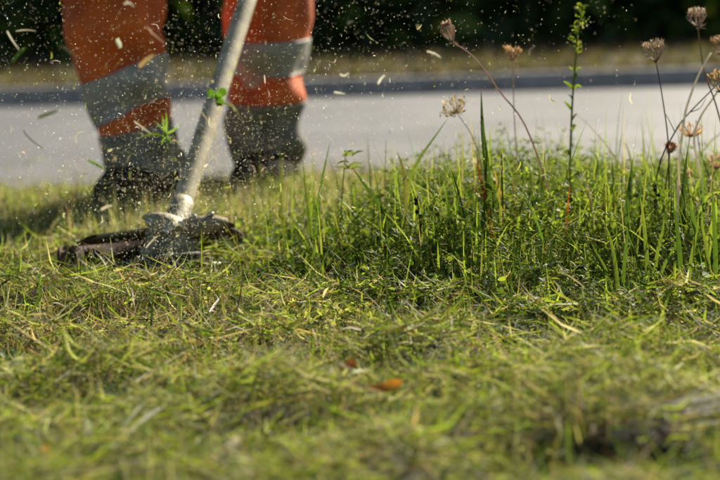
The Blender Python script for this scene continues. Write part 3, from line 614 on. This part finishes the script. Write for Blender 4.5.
# ------------------------------------------------------------------ the person
PB = Vector((-.255, 3.5, 0))
person = thing('person', 'person in orange work trousers with grey reflective bands and black boots, cutting grass', 'person', PB)
LEFT = dict(d=3.4, rows=[(0, 62, 164), (40, 72, 167), (80, 83, 167), (105, 90, 164), (130, 97, 170), (168, 101, 182)],
            up=[(.42, -.385, -.01, .080), (.52, -.395, -.05, .088), (.75, -.355, .02, .102), (.92, -.315, .08, .118)])
RIGHT = dict(d=3.6, rows=[(0, 222, 309), (20, 224, 310), (42, 228, 309), (75, 237, 303), (100, 232, 306), (120, 228, 303), (140, 229, 300), (166, 236, 297)],
             up=[(.42, -.140, -.02, .070), (.52, -.135, -.06, .084), (.75, -.165, -.06, .102), (.92, -.20, -.06, .118)])
def leg_fn(L):
    z, x, y, r = [], [], [], []
    for py, a, b in reversed(L['rows']):
        p = at((a + b) / 2, py, L['d']); z.append(p.z); x.append(p.x); y.append(L['d']); r.append((b - a) / 2 / F * L['d'])
    for zz, xx, dy, rr in L['up']: z.append(zz); x.append(xx); y.append(L['d'] + dy); r.append(rr)
    z, x, y, r = map(np.array, (z, x, y, r)); L['zmin'] = z[0]
    ph = L['d'] * 9
    def f(u, zz, off=0):
        cx, cy, rr = np.interp(zz, z, x), np.interp(zz, z, y), np.interp(zz, z, r)
        fold = .0075 * np.sin(zz * 80 + 2.2 * np.cos(u + ph) + 1.3 * np.sin(2 * u)) * (.5 + .5 * np.sin(u * 1.0 + zz * 14 + ph)) + .0055 * np.sin(3 * u + zz * 22 + ph) + .0022 * np.sin(5 * u - zz * 60)
        rad = rr * 1.0 + fold * .9 + off
        return np.stack([cx + rad * np.cos(u), cy + rad * 1.08 * np.sin(u), zz], -1)
    return f
fl, fr_ = leg_fn(LEFT), leg_fn(RIGHT)
def loft(f, z0, z1, nz=60, nu=40, off=0, slope=0, wave=0):
    u = np.linspace(0, 2 * math.pi, nu, endpoint=False); V = []
    for t in np.linspace(0, 1, nz):
        z = z0 + (z1 - z0) * t + slope * np.cos(u) + wave * np.sin(2 * u + 1); V.append(f(u, z, off))
    V = np.concatenate(V); i = np.arange(nz - 1)[:, None] * nu; j = np.arange(nu)[None]; jn = (j + 1) % nu
    Fq = np.stack([i + j, i + jn, i + nu + jn, i + nu + j], 2).reshape(-1, 4)
    return V, Fq, np.ones_like(V)
def ring_loft(rings, nu=28):
    """rings: (centre, rx, ry, axis u, axis v)"""
    V = []
    for c, a, b, uu, vv in rings:
        for k in range(nu):
            an = 2 * math.pi * k / nu; V.append(np.array(c) + np.array(uu) * a * math.cos(an) + np.array(vv) * b * math.sin(an))
    V.append(np.array(rings[0][0])); V.append(np.array(rings[-1][0])); n = len(rings); V = np.array(V)
    Fq = [(i * nu + j, i * nu + (j + 1) % nu, (i + 1) * nu + (j + 1) % nu, (i + 1) * nu + j) for i in range(n - 1) for j in range(nu)]
    a, b = n * nu, n * nu + 1; e = (n - 1) * nu
    Fq += [(a, (j + 2) % nu, j + 1, j) for j in range(0, nu, 2)] + [(b, e + j, e + j + 1, e + (j + 2) % nu) for j in range(0, nu, 2)]
    return V, np.array(Fq), np.ones_like(V)
ex, ey, ez = (1, 0, 0), (0, 1, 0), (0, 0, 1)
hips = ring_loft([((-.255, 3.47, .80), .13, .11, ex, ey), ((-.257, 3.49, .86), .185, .135, ex, ey), ((-.255, 3.50, .95), .185, .13, ex, ey), ((-.25, 3.49, 1.04), .165, .12, ex, ey)], 28)
tr = part('trousers', merge([loft(fl, LEFT['zmin'], .93, 130, 48), loft(fr_, RIGHT['zmin'], .93, 130, 48), hips]), M_ORANGE, person, PB)
def zrow(py, d, px): return at(px, py, d).z
def tape(f, d, px, y0, y1, slope, m, wave=0.0):
    V, Fq, C = loft(f, zrow(y1, d, px), zrow(y0, d, px), 16, 48, .0028, slope, wave)
    V2, F2, C2 = loft(f, zrow(y1, d, px), zrow(y0, d, px), 2, 48, .0005, slope, wave)     # turned-in edges
    n = 48; top = 15 * n; j = np.arange(n); jn = (j + 1) % n; o = len(V)
    E = np.concatenate([np.stack([j, jn, jn + o, j + o], 1), np.stack([j + top, jn + top, jn + o + n, j + o + n], 1)])
    part('reflective_tape', (np.concatenate([V, V2]), np.concatenate([Fq, E]), np.concatenate([C, C2])), m, tr, PB)
tape(fl, 3.4, 128, 69, 112, .024, M_TAPE); tape(fl, 3.4, 138, 129, 179, .012, M_TAPE2, .002)
tape(fr_, 3.6, 268, 41, 75, .001, M_TAPE, .002); tape(fr_, 3.6, 265, 103, 171, .002, M_TAPE2, .002)
def boot(x, y, rot):
    c, s = math.cos(rot), math.sin(rot); uu = (c, s, 0); ff = (s, -c, 0)          # ff points to the toe
    z0 = float(hgt(x, y)) + .004; B = np.array((x, y, z0))
    P = lambda fwd_, up: B + np.array(ff) * fwd_ + np.array((0, 0, up))
    shaft = ring_loft([(P(-.01, .03), .047, .062, uu, ff), (P(-.012, .06), .048, .060, uu, ff), (P(-.012, .085), .047, .056, uu, ff), (P(-.012, .12), .044, .052, uu, ff)], 24)
    foot = ring_loft([(P(-.082, .040), .020, .018, uu, ez), (P(-.074, .048), .036, .032, uu, ez), (P(-.03, .056), .042, .044, uu, ez), (P(.04, .056), .043, .046, uu, ez), (P(.10, .048), .048, .036, uu, ez), (P(.15, .042), .048, .030, uu, ez), (P(.19, .036), .036, .022, uu, ez), (P(.203, .032), .016, .010, uu, ez)], 24)
    b = part('boot', merge([shaft, foot]), M_BOOT, person, PB)
    pr = [(-.090, .018), (-.082, .034), (-.03, .041), (.04, .040), (.10, .050), (.15, .051), (.19, .038), (.212, .016)]
    top = [P(a, .022) + np.array(uu) * w for a, w in pr] + [P(a, .022) - np.array(uu) * w for a, w in reversed(pr)]
    bot = [q - np.array((0, 0, .024)) for q in top]; n = len(top); ct = [P(.06, .022), P(.06, -.002)]
    V = np.array(top + bot + ct); j = np.arange(n); jn = (j + 1) % n
    Fq = np.stack([j, j + n, jn + n, jn], 1); k = np.arange(0, n, 2)
    Fq = np.concatenate([Fq, np.stack([np.full(len(k), 2 * n), k, k + 1, (k + 2) % n], 1), np.stack([np.full(len(k), 2 * n + 1), (k + 2) % n + n, k + 1 + n, k + n], 1)])
    part('sole', (V, Fq, np.ones_like(V)), M_RUBBER, b, PB)
    for k in range(5):
        f0 = .075 - .012 * k; zz = .088 + .006 * k; q = P(f0, zz)
        part('lace', tube_arr([q - np.array(uu) * .026, q + np.array(ff) * .006, q + np.array(uu) * .026], [.0022, .0022], (1, 1, 1), 6, 3), M_RUBBER, b, PB)
boot(at(143, 190, 3.4).x, 3.46, -.12); boot(at(268, 188, 3.6).x, 3.655, -.04)
# upper body, above the frame
def skin(name, v, e, rad, m, parent, root=0, sub=2):
    me = bpy.data.meshes.new(name); me.from_pydata([tuple(Vector(q) - PB) for q in v], e, []); me.materials.append(m)
    o = link(name, me, parent); md = o.modifiers.new('skin', 'SKIN'); md.use_smooth_shade = True
    sv = me.skin_vertices[0].data
    for i, r in enumerate(rad): sv[i].radius = (r, r) if not isinstance(r, tuple) else r
    sv[root].use_root = True
    sd = o.modifiers.new('sub', 'SUBSURF'); sd.levels = sub; sd.render_levels = sub
    return o
HR, HF = Vector((-.035, 3.60, .77)), Vector((-.098, 3.245, .505))      # rear and front grip on the trimmer shaft
pelvis, waist, chest, neck, head0, head1 = (-.255, 3.50, .95), (-.25, 3.49, 1.10), (-.24, 3.44, 1.36), (-.235, 3.41, 1.50), (-.23, 3.37, 1.58), (-.225, 3.36, 1.70)
shL, shR = (-.05, 3.45, 1.40), (-.43, 3.43, 1.40); elL, elR = (.06, 3.58, 1.10), (-.42, 3.28, 1.06)
wrL, wrR = tuple(HR + Vector((.0, .02, .075))), tuple(HF + Vector((-.045, .06, .10)))
skin('body', [pelvis, waist, chest, neck, head0, head1, shL, elL, wrL, shR, elR, wrR, (-.17, 3.50, .90), (-.135, 3.54, .52), (-.147, 3.6, .10), (-.34, 3.49, .90), (-.395, 3.35, .52), (-.325, 3.4, .10)],
     [(0, 1), (1, 2), (2, 3), (3, 4), (4, 5), (2, 6), (6, 7), (7, 8), (2, 9), (9, 10), (10, 11), (0, 12), (12, 13), (13, 14), (0, 15), (15, 16), (16, 17)],
     [.11, .11, .13, .055, .085, .07, .055, .042, .03, .055, .042, .03, .08, .05, .032, .08, .05, .032], M_SKIN, person)
jk = skin('jacket', [(-.255, 3.5, .90), waist, chest, (-.236, 3.415, 1.47), shL, elL, wrL, shR, elR, wrR], [(0, 1), (1, 2), (2, 3), (2, 4), (4, 5), (5, 6), (2, 7), (7, 8), (8, 9)],
     [.165, .155, .165, .075, .085, .062, .048, .085, .062, .048], M_ORANGE, person)
hl = bmesh.new(); bmesh.ops.create_uvsphere(hl, u_segments=28, v_segments=14, radius=.125)
for v in hl.verts:
    v.co.y *= 1.15
    if v.co.z < .0: v.co.z *= .25; 
    v.co += Vector((-.227, 3.37, 1.665)) - PB
he = bm_obj('helmet', hl, M_HELM, person)
part('brim', ring_loft([((-.227, 3.31, 1.655), .128, .16, ex, ey), ((-.227, 3.30, 1.645), .135, .175, ex, ey), ((-.227, 3.31, 1.638), .128, .16, ex, ey)], 28), M_HELM, he, PB)
uu = np.linspace(math.pi * 1.12, math.pi * 1.88, 14); V = np.array([(-.227 + .14 * math.cos(a), 3.36 + .17 * math.sin(a), z) for z in (1.64, 1.54, 1.47) for a in uu])
Fq = np.array([(i * 14 + j, i * 14 + j + 1, (i + 1) * 14 + j + 1, (i + 1) * 14 + j) for i in range(2) for j in range(13)])
part('visor', (V, Fq, np.ones_like(V)), M_MESHV, he, PB)
for s in (-1, 1):
    part('ear_defender', ring_loft([((-.227 + s * .085, 3.38, 1.585), .03, .038, ey, ez), ((-.227 + s * .105, 3.38, 1.585), .042, .052, ey, ez), ((-.227 + s * .125, 3.38, 1.585), .03, .04, ey, ez)], 20), M_MESHV, he, PB)
def glove(grip, wrist, axis_, side):
    """a hand closed round the shaft: palm and five bent fingers"""
    g, w_, a = Vector(grip), Vector(wrist), Vector(axis_).normalized(); up = (w_ - g); up = (up - a * up.dot(a)).normalized(); sd = a.cross(up) * side
    v, e, r = [tuple(w_), tuple(g + up * .040)], [(0, 1)], [.032, .026]
    for k in range(4):
        o = a * (.030 - .020 * k); kn = g + o + up * .026 + sd * .014; i0 = len(v); l = (.92, 1.0, .96, .8)[k]
        v += [tuple(kn), tuple(g + o + sd * .027 * l - up * .004), tuple(g + o + sd * .010 - up * .026 * l), tuple(g + o - sd * .014 - up * .022)]
        e += [(1, i0), (i0, i0 + 1), (i0 + 1, i0 + 2), (i0 + 2, i0 + 3)]; r += [.0105, .0095, .009, .0075]
    i0 = len(v); v += [tuple(g + a * .036 + up * .030 - sd * .012), tuple(g + a * .040 + up * .006 - sd * .026), tuple(g + a * .028 - up * .016 - sd * .020)]
    e += [(1, i0), (i0, i0 + 1), (i0 + 1, i0 + 2)]; r += [.012, .0105, .009]
    skin('glove', v, e, r, M_GLOVE, person, 0, 2)
SHAX = Vector((.066, .35, .267)).normalized()
glove(HR, wrL, SHAX, 1); glove(HF, wrR, SHAX, -1)
# ------------------------------------------------------------------ the grass trimmer
TB = at(170, 279, 2.62)
trimmer = thing('grass_trimmer', 'grass trimmer with dusty pale shaft and dark guard, its head down in the cut grass', 'trimmer', TB)
S0, S1 = at(172, 236, 2.64), at(247, 0, 3.0); SD = (S1 - S0).normalized()
def tpart(name, arr, m, parent=trimmer): return part(name, arr, m, parent, TB)
W1 = (1, 1, 1)
sh = tpart('shaft', tube_arr([S0, S0 + SD * .5, S0 + SD * 1.55], [.0118, .0118], W1, 24, 8), M_SHAFT)
tpart('sleeve', tube_arr([S0 + SD * .0, S0 + SD * .060], [.0150, .0146, .0132], W1, 24, 6), M_GEAR, sh)
# head frame: axis of the spool leans a little
up = Vector((-.10, .14, 1)).normalized(); rt = Vector((1, .16, .15)); rt = (rt - up * rt.dot(up)).normalized(); bk = up.cross(rt)
HC = at(167, 268, 2.60)                                    # spool centre
def hp(a, b, c): return HC + rt * a + bk * b + up * c
def hring(a, b, c, r, q=None): return (hp(a, b, c), r, q or r, tuple(rt), tuple(bk))
gear = ring_loft([hring(.002, .0, .014, .030), hring(.003, .002, .024, .031), hring(.005, .004, .030, .024), hring(.006, .008, .044, .021), hring(.004, .012, .054, .0195), hring(-.004, .012, .060, .017), hring(-.008, .011, .0635, .009)], 28)
gb = tpart('gearbox', gear, M_GEAR)
tpart('gear_neck', tube_arr([hp(.004, .010, .036), S0 - SD * .004, S0 + SD * .02], [.0185, .0165, .0150], W1, 20, 5), M_GEAR, gb)
for a, b, c in ((-.014, -.012, .052), (.020, -.010, .046), (.004, -.018, .040)):
    q = hp(a, b, c); tpart('bolt', tube_arr([q, q - bk * .006], [.0042, .0042], W1, 6, 2), M_STEEL, gb)
for c in (.031, .036, .041):
    tpart('cooling_rib', ring_loft([hring(.0055, .006, c - .001, .0235), hring(.0055, .006, c + .001, .0240)], 24), M_GEAR, gb)
sp = tpart('line_spool', ring_loft([hring(0, 0, -.014, .016), hring(0, 0, -.013, .034), hring(0, 0, -.009, .046), hring(0, 0, .000, .050), hring(0, 0, .003, .0505), hring(0, 0, .0045, .046), hring(0, 0, .007, .0465), hring(0, 0, .009, .050), hring(0, 0, .013, .047), hring(0, 0, .015, .030)], 40), M_SPOOL)
tpart('bump_knob', ring_loft([hring(0, 0, -.022, .008), hring(0, 0, -.021, .015), hring(0, 0, -.014, .018)], 24), M_SPOOL, sp)
for k in range(12):
    an = k * math.pi / 6; q0 = hp(.0505 * math.cos(an), .0505 * math.sin(an), -.004); q1 = hp(.051 * math.cos(an), .051 * math.sin(an), .004)
    tpart('grip_rib', tube_arr([q0, q1], [.0022, .0022], W1, 6, 2), M_SPOOL, sp)
for s in (0, 1):
    an = .5 + s * math.pi; pts = [hp(.048 * math.cos(an), .048 * math.sin(an), .001), hp(.085 * math.cos(an + .12), .085 * math.sin(an + .12), -.002), hp(.120 * math.cos(an + .35), .120 * math.sin(an + .35), -.006)]
    tpart('cutting_line', tube_arr(pts, [.0012, .0012], W1, 6, 5), M_STEEL, sp)
# guard: curved skirt with rounded ends and a top plate, opening towards the camera
def guard_pt(an, z, off=0):
    r = .117 + off + .006 * math.sin(2 * an) - .10 * max(0, .05 - z) * 0; return np.array(hp(r * math.cos(an), r * math.sin(an), z))
A0, A1, NA = math.radians(176), math.radians(40), 44; V = []; zt, zb = .040, -.010
for i in range(NA + 1):
    t = i / NA; an = A0 + (A1 - A0) * t; e = min(t, 1 - t) * NA
    rnd = .012 * max(0, 1 - e / 3) ** 2; b_ = zb + rnd + .016 * max(0, t - .55); tp = zt - rnd * .8
    V += [guard_pt(an, tp, 0), guard_pt(an, b_, .002), guard_pt(an, b_, .005), guard_pt(an, tp, .003)]
Fq = [(i * 4 + a, i * 4 + (a + 1) % 4, i * 4 + 4 + (a + 1) % 4, i * 4 + 4 + a) for i in range(NA) for a in range(4)] + [(3, 2, 1, 0), (NA * 4, NA * 4 + 1, NA * 4 + 2, NA * 4 + 3)]
V = np.array(V); gd = tpart('guard', (V, np.array(Fq), np.ones_like(V)), M_GUARD)
V = []
for i in range(NA + 1):
    t = i / NA; an = math.radians(150) + (A1 - math.radians(150)) * t
    sh_ = 1 - .35 * max(0, 1 - min(t, 1 - t) * 6)
    for r_, z_ in ((.113, zt - .001), (.07, zt + .004), (.026, zt + .006), (.026, zt + .009), (.07, zt + .007), (.115, zt + .003)):
        q = min(.115, r_ + .006 * math.sin(2 * an) * (r_ > .1)); 
        if r_ < .1: q = .112 - (.112 - r_) * sh_ * (.35 + .65 * math.exp(-((an - 1.75) / .75) ** 2))
        V.append(np.array(hp(q * math.cos(an), q * math.sin(an), z_)))
Fq = [(i * 6 + a, i * 6 + (a + 1) % 6, i * 6 + 6 + (a + 1) % 6, i * 6 + 6 + a) for i in range(NA) for a in range(6)]
V = np.array(V); tpart('top_plate', (V, np.array(Fq), np.ones_like(V)), M_GUARDTOP, gd)
# mounting bracket to the right of the gearbox, caked with dust
br = ring_loft([(hp(.022, .010, .040), .010, .012, tuple(bk), tuple(up)), (hp(.040, .012, .043), .014, .011, tuple(bk), tuple(up)), (hp(.062, .016, .044), .016, .009, tuple(bk), tuple(up)), (hp(.075, .018, .043), .012, .005, tuple(bk), tuple(up))], 20)
bo = tpart('bracket', br, M_GUARDTOP)
for a in (.036, .056):
    q = hp(a, .006, .052); tpart('bolt', tube_arr([q, q + up * .004], [.0045, .0045], W1, 6, 2), M_STEEL, bo)
ln_ = [guard_pt(math.radians(a), z, -.003) for a, z in ((52, .002), (46, .002), (46, .022), (52, .022))]
tpart('line_cutter', (np.array(ln_ + [q + np.array(bk) * .002 for q in ln_]), np.array([(0, 1, 2, 3), (7, 6, 5, 4), (0, 4, 5, 1), (1, 5, 6, 2), (2, 6, 7, 3), (3, 7, 4, 0)]), np.ones((8, 3))), M_SPOOL, gd)
n = 520; an = rng.uniform(A1 + .05, A0 - .05, n); P = np.array([guard_pt(a, zt * rng.uniform(.0, .95), -.002) for a in an])
tpart('stuck_grass', blades(P, rng.uniform(0, 6.283, n), rng.uniform(.002, .009, n), rng.uniform(0, 3, n), rng.normal(0, .6, n), rng.uniform(.0007, .0018, n), pick(n, {'straw': 3, 'pale': 3, 'ygreen': 2, 'brown': 3, 'lime': 1}), K=2, root=1, roll=rng.uniform(-1.5, 1.5, n)), M_CHAFF, gd)['kind'] = 'stuff'
n = 110; an = rng.uniform(math.pi, 2 * math.pi, n); P = np.array([hp((.030 if c < .03 else .026) * math.cos(a), .030 * math.sin(a), c) for a, c in zip(an, rng.uniform(.008, .058, n))])
tpart('stuck_grass', blades(P, rng.uniform(0, 6.283, n), rng.uniform(.002, .010, n), rng.uniform(0, 3, n), rng.normal(0, .6, n), rng.uniform(.0007, .0018, n), pick(n, {'straw': 3, 'pale': 2, 'ygreen': 3, 'brown': 2, 'green': 2}), K=2, root=1, roll=rng.uniform(-1.5, 1.5, n)), M_CHAFF, gb)['kind'] = 'stuff'
# grips and engine, above the frame
G0 = S0 + SD * .93
for nm, s0, s1 in (('front_grip', HF - SD * .07, HF + SD * .07), ('rear_grip', HR - SD * .08, HR + SD * .08)):
    tpart(nm, tube_arr([s0, s1], [.017, .0185, .017], W1, 16, 6), M_RUBBER)
E0 = S0 + SD * 1.50; ebk = Vector((1, 0, 0)); eu = SD.cross(ebk).normalized(); ebk = eu.cross(SD)
eng = tpart('engine_housing', ring_loft([(E0 + SD * t, a, b, tuple(ebk), tuple(eu)) for t, a, b in ((0, .03, .03), (.03, .06, .06), (.06, .095, .10), (.17, .10, .11), (.21, .085, .09), (.225, .05, .05))], 24), M_HELM)
tpart('fuel_tank', ring_loft([(E0 + SD * t - eu * .10, a, b, tuple(ebk), tuple(eu)) for t, a, b in ((.05, .03, .02), (.06, .06, .035), (.15, .06, .035), (.16, .03, .02))], 20), M_TAPE, eng)
tpart('starter_cover', ring_loft([(E0 + SD * t, a, a, tuple(ebk), tuple(eu)) for t, a in ((.218, .07), (.235, .066), (.24, .02))], 24), M_SPOOL, eng)
# ------------------------------------------------------------------ cut grass flying in the air
def plume(n, wide=.4):
    k = rng.uniform(0, 1, n); px = np.where(k < wide, rng.uniform(-30, 640, n), rng.normal(185, 85, n)); py = np.where(k < wide, rng.uniform(-20, 190, n), 225 - np.abs(rng.normal(0, 85, n)))
    d = np.clip(rng.normal(2.58, .28, n), 1.95, 3.4); q = (px > -60) & (py > -40) & (rng.uniform(0, 1, n) < np.where(px > 330, np.clip(1 - (px - 330) / 380, .12, 1), 1))
    px, py, d = px[q], py[q], d[q]
    P = np.array(CAM)[None] + np.array(fwd)[None] * d[:, None] + np.array(cam_r)[None] * ((px - 360) / F * d)[:, None] - np.array(cam_u)[None] * ((py - 240) / F * d)[:, None]
    k = P[:, 2] > hgt(P[:, 0], P[:, 1]) + .02
    return P[k]
P = plume(14000, .55)
m = 3200; r = rng.exponential(.10, m); an = rng.normal(1.5, .75, m); hd = at(175, 258, 2.6)      # fan thrown up by the line
P = np.concatenate([P, np.stack([hd.x + r * np.cos(an), hd.y + rng.normal(0, .10, m), hd.z + .01 + r * np.abs(np.sin(an))], 1)])
m = 900; q = np.array([at(rng.normal(150, 50), rng.uniform(222, 278), rng.uniform(2.36, 2.54)) for _ in range(m)]); P = np.concatenate([P, q[q[:, 2] > .012]]); m = 9000; q = np.stack([rng.normal(-.22, .17, m), rng.normal(2.85, .25, m), .03 + rng.exponential(.10, m)], 1); FINE = np.concatenate([np.zeros(len(P)), np.ones(m)]); P = np.concatenate([P, q]); n = len(P)
arr = blades(P, rng.uniform(0, 6.283, n), np.where(FINE > 0, rng.uniform(.00025, .0006, n), np.clip(rng.lognormal(-7.25, .65, n), .0003, .007)), rng.uniform(0, 3.1, n), rng.normal(0, .5, n), rng.uniform(.0003, .0009, n) * np.where(FINE > 0, .55, 1), np.minimum(.9, pick(n, {'pale': 9, 'straw': 1.5, 'lime': 1}) * 1.8), K=2, root=1, tip=1, roll=rng.uniform(-1.5, 1.5, n))
link('flying_chaff', np_mesh('flying_chaff', *arr, M_CHAFF), label='cloud of tiny grass specks thrown up around the legs and trimmer', cat='chaff', kind='stuff')
PR = []
for k in range(14):
    L = rng.uniform(.006, .016); c = pick(1, {'pale': 6, 'straw': 3, 'lime': 3, 'ygreen': 1})[0] * 1.3
    cv = rng.normal(0, .25) * L
    arr = ribbon_arr([(-L / 2, 0, 0), (0, 0, cv), (L / 2, rng.normal(0, .2) * L, 0)], rng.uniform(.0010, .0022), (tuple(c), tuple(c)), n=3, fold=rng.uniform(0, .8), face=(0, -1, .2), taper=(.6, 1, .9, .5), twist=rng.uniform(-1, 1))
    PR.append(np_mesh('grass_clipping', *arr, M_CHAFF))
P = plume(420, .5)[:280]
for q in P:
    v = Vector(q) - CAM; dz = v.dot(fwd); qx, qy = 360 + F * v.dot(cam_r) / dz, 240 - F * v.dot(cam_u) / dz
    where = ('over the trimmer head' if qy > 205 and qx < 280 else 'over the uncut grass' if qy > 175 and qx >= 280 else 'left of the legs' if qx < 70 else 'in front of the left leg' if qx < 180 else
             'between the legs' if qx < 228 else 'in front of the right leg' if qx < 308 else 'right of the legs, above the road' if qy > 88 else 'right of the legs, before the hedge')
    o = link('grass_clipping', PR[rng.integers(0, 14)], None, 'small loose scrap of cut grass flying ' + where, 'clipping', 'grass scraps flying ' + where, None, q)
    o.rotation_euler = tuple(rng.uniform(0, 6.283, 3)); s = rng.choice([.25, .35, .45, .6, .85]); o.scale = (s, s, s)
def flying(label, d, pix, wd, col, name='grass_clipping', taper=(.7, 1, .9, .5)):
    pts = [at(a, b, d) for a, b in pix]; p0 = pts[0]
    link(name, np_mesh(name, *ribbon_arr([tuple(p - p0) for p in pts], wd, (col, col), n=4, fold=.5, taper=taper, twist=.5), M_CHAFF), None, label, 'clipping', 'larger scraps in the air', None, p0)
flying('bent pale straw flying at the far left over the road', 2.75, [(23, 130), (30, 139), (45, 150)], .0022, WHT)
flying('blurred light green blade piece flying at left over the road', 3.1, [(38, 118), (46, 115), (58, 111)], .0050, (.40, .50, .12))
flying('green blade piece flying before the hedge at top left', 2.9, [(12, 62), (18, 55), (25, 48)], .0048, (.16, .30, .05))
flying('pale straw flying at top left before the hedge', 2.75, [(7, 31), (12, 40), (19, 50)], .0016, WHT)
flying('thin pale straw lying flat in the air at top left', 2.7, [(16, 31), (26, 30), (36, 31)], .0012, PL)
flying('pale straw touching the left edge of the orange leg', 3.1, [(62, 46), (70, 52), (77, 57)], .0026, (.5, .42, .22))
flying('brownish scrap before the first grey band of the left leg', 3.1, [(139, 67), (146, 61), (154, 55)], .0065, (.34, .24, .10))
flying('pinkish straw flying before the left leg at the top', 2.9, [(145, 24), (152, 33), (164, 43)], .0018, (.45, .30, .22))
flying('tiny pale oval scrap before the middle of the left leg', 2.8, [(117, 39), (119, 44), (120, 48)], .0055, (.5, .55, .45))
flying('pale curved scrap at the top of the left leg', 3.05, [(124, 4), (129, 3), (134, 7)], .0028, (.55, .5, .45))
flying('pale straw before the lower orange stripe of the left leg', 2.7, [(134, 121), (144, 129), (154, 136)], .0018, PL)
flying('curved pale scrap hooking down beside the clipped stem in the air', 2.75, [(427, 51), (435, 54), (441, 58)], .0018, WHT)
flying('dark thin straw flying beneath the curved pale scrap', 2.75, [(441, 60), (438, 72), (434, 84)], .0009, (.12, .10, .07))
flying('white flat scrap flying over the road right of the legs', 2.75, [(334, 92), (339, 93), (345, 94)], .0020, WHT)
flying('white slanting scrap flying before the road edge', 2.75, [(378, 84), (381, 79), (385, 75)], .0024, WHT)
flying('white bent scrap flying left of the slanting one', 2.8, [(340, 74), (344, 76), (349, 73)], .0020, WHT)
flying('thin curly stem flying in front of the shaft', 2.68, [(198, 107), (207, 120), (215, 135), (216, 150), (212, 160)], .0013, (.40, .33, .18))
flying('green blade piece flying at the left of the boots', 2.7, [(88, 160), (97, 165), (106, 170)], .0034, (.12, .24, .03))
flying('pale scrap curling over a green one above the guard', 2.72, [(101, 210), (107, 207), (112, 206)], .0036, PL)
flying('pale straw flying before the guard', 2.5, [(95, 252), (101, 258), (107, 268)], .0016, WHT)
flying('second pale straw flying before the guard, beside the first', 2.5, [(82, 262), (92, 268), (100, 273)], .0015, PL)
flying('pale straw slanting in front of the gearbox', 2.5, [(146, 248), (152, 241), (158, 236)], .0016, PL)
# clover sprig caught in the air in front of the shaft
c0 = at(217, 97, 2.7); t = thing('clover_sprig', 'green clover leaf with pale stalk flying in front of the shaft', 'clover', c0)
part('stalk', tube_arr([c0, at(224, 103, 2.7), at(232, 106, 2.7), at(237, 112, 2.7)], [.0009, .0016, .0012], (.50, .55, .30), 6, 4), M_CHAFF, t, c0)
for (dx, dy) in ((-8, -4), (7, -6), (4, 7)):
    e = at(217 + dx, 97 + dy, 2.7 - .004); part('leaflet', ribbon_arr([c0, (c0 + e) / 2 + Vector((0, -.002, 0)), e, e + (e - c0) * .28], .0105, ((.11, .22, .02), (.07, .15, .015)), n=4, fold=.55, taper=(.12, .7, 1, .95, .45)), M_LEAF, t, c0)
c0 = at(166, 134, 2.68); t = thing('flying_grass_tuft', 'bright green tuft of grass torn loose before the left leg', 'grass tuft', c0)
for k in range(17):
    an = rng.uniform(0, 6.283); l = rng.uniform(8, 21) * (1.15 if math.sin(an) > 0 else .8); e = at(166 + l * math.cos(an) * .75, 134 - l * math.sin(an), 2.68 + rng.uniform(-.015, .015)); m = (c0 + e) / 2 + Vector((rng.normal(0, .001), 0, rng.normal(0, .001)))
    part('blade', ribbon_arr([c0, m, e], rng.uniform(.0012, .0024), ((.26, .34, .08), (.14, .28, .03)), n=3), M_LEAF, t, c0)
for e in ((141, 137), (136, 139)):
    e = at(e[0], e[1], 2.69); part('blade', ribbon_arr([c0 + Vector((0, 0, -.003)), (c0 + e) / 2 + Vector((0, 0, .002)), e], .0016, (GR, YG), n=3), M_LEAF, t, c0)
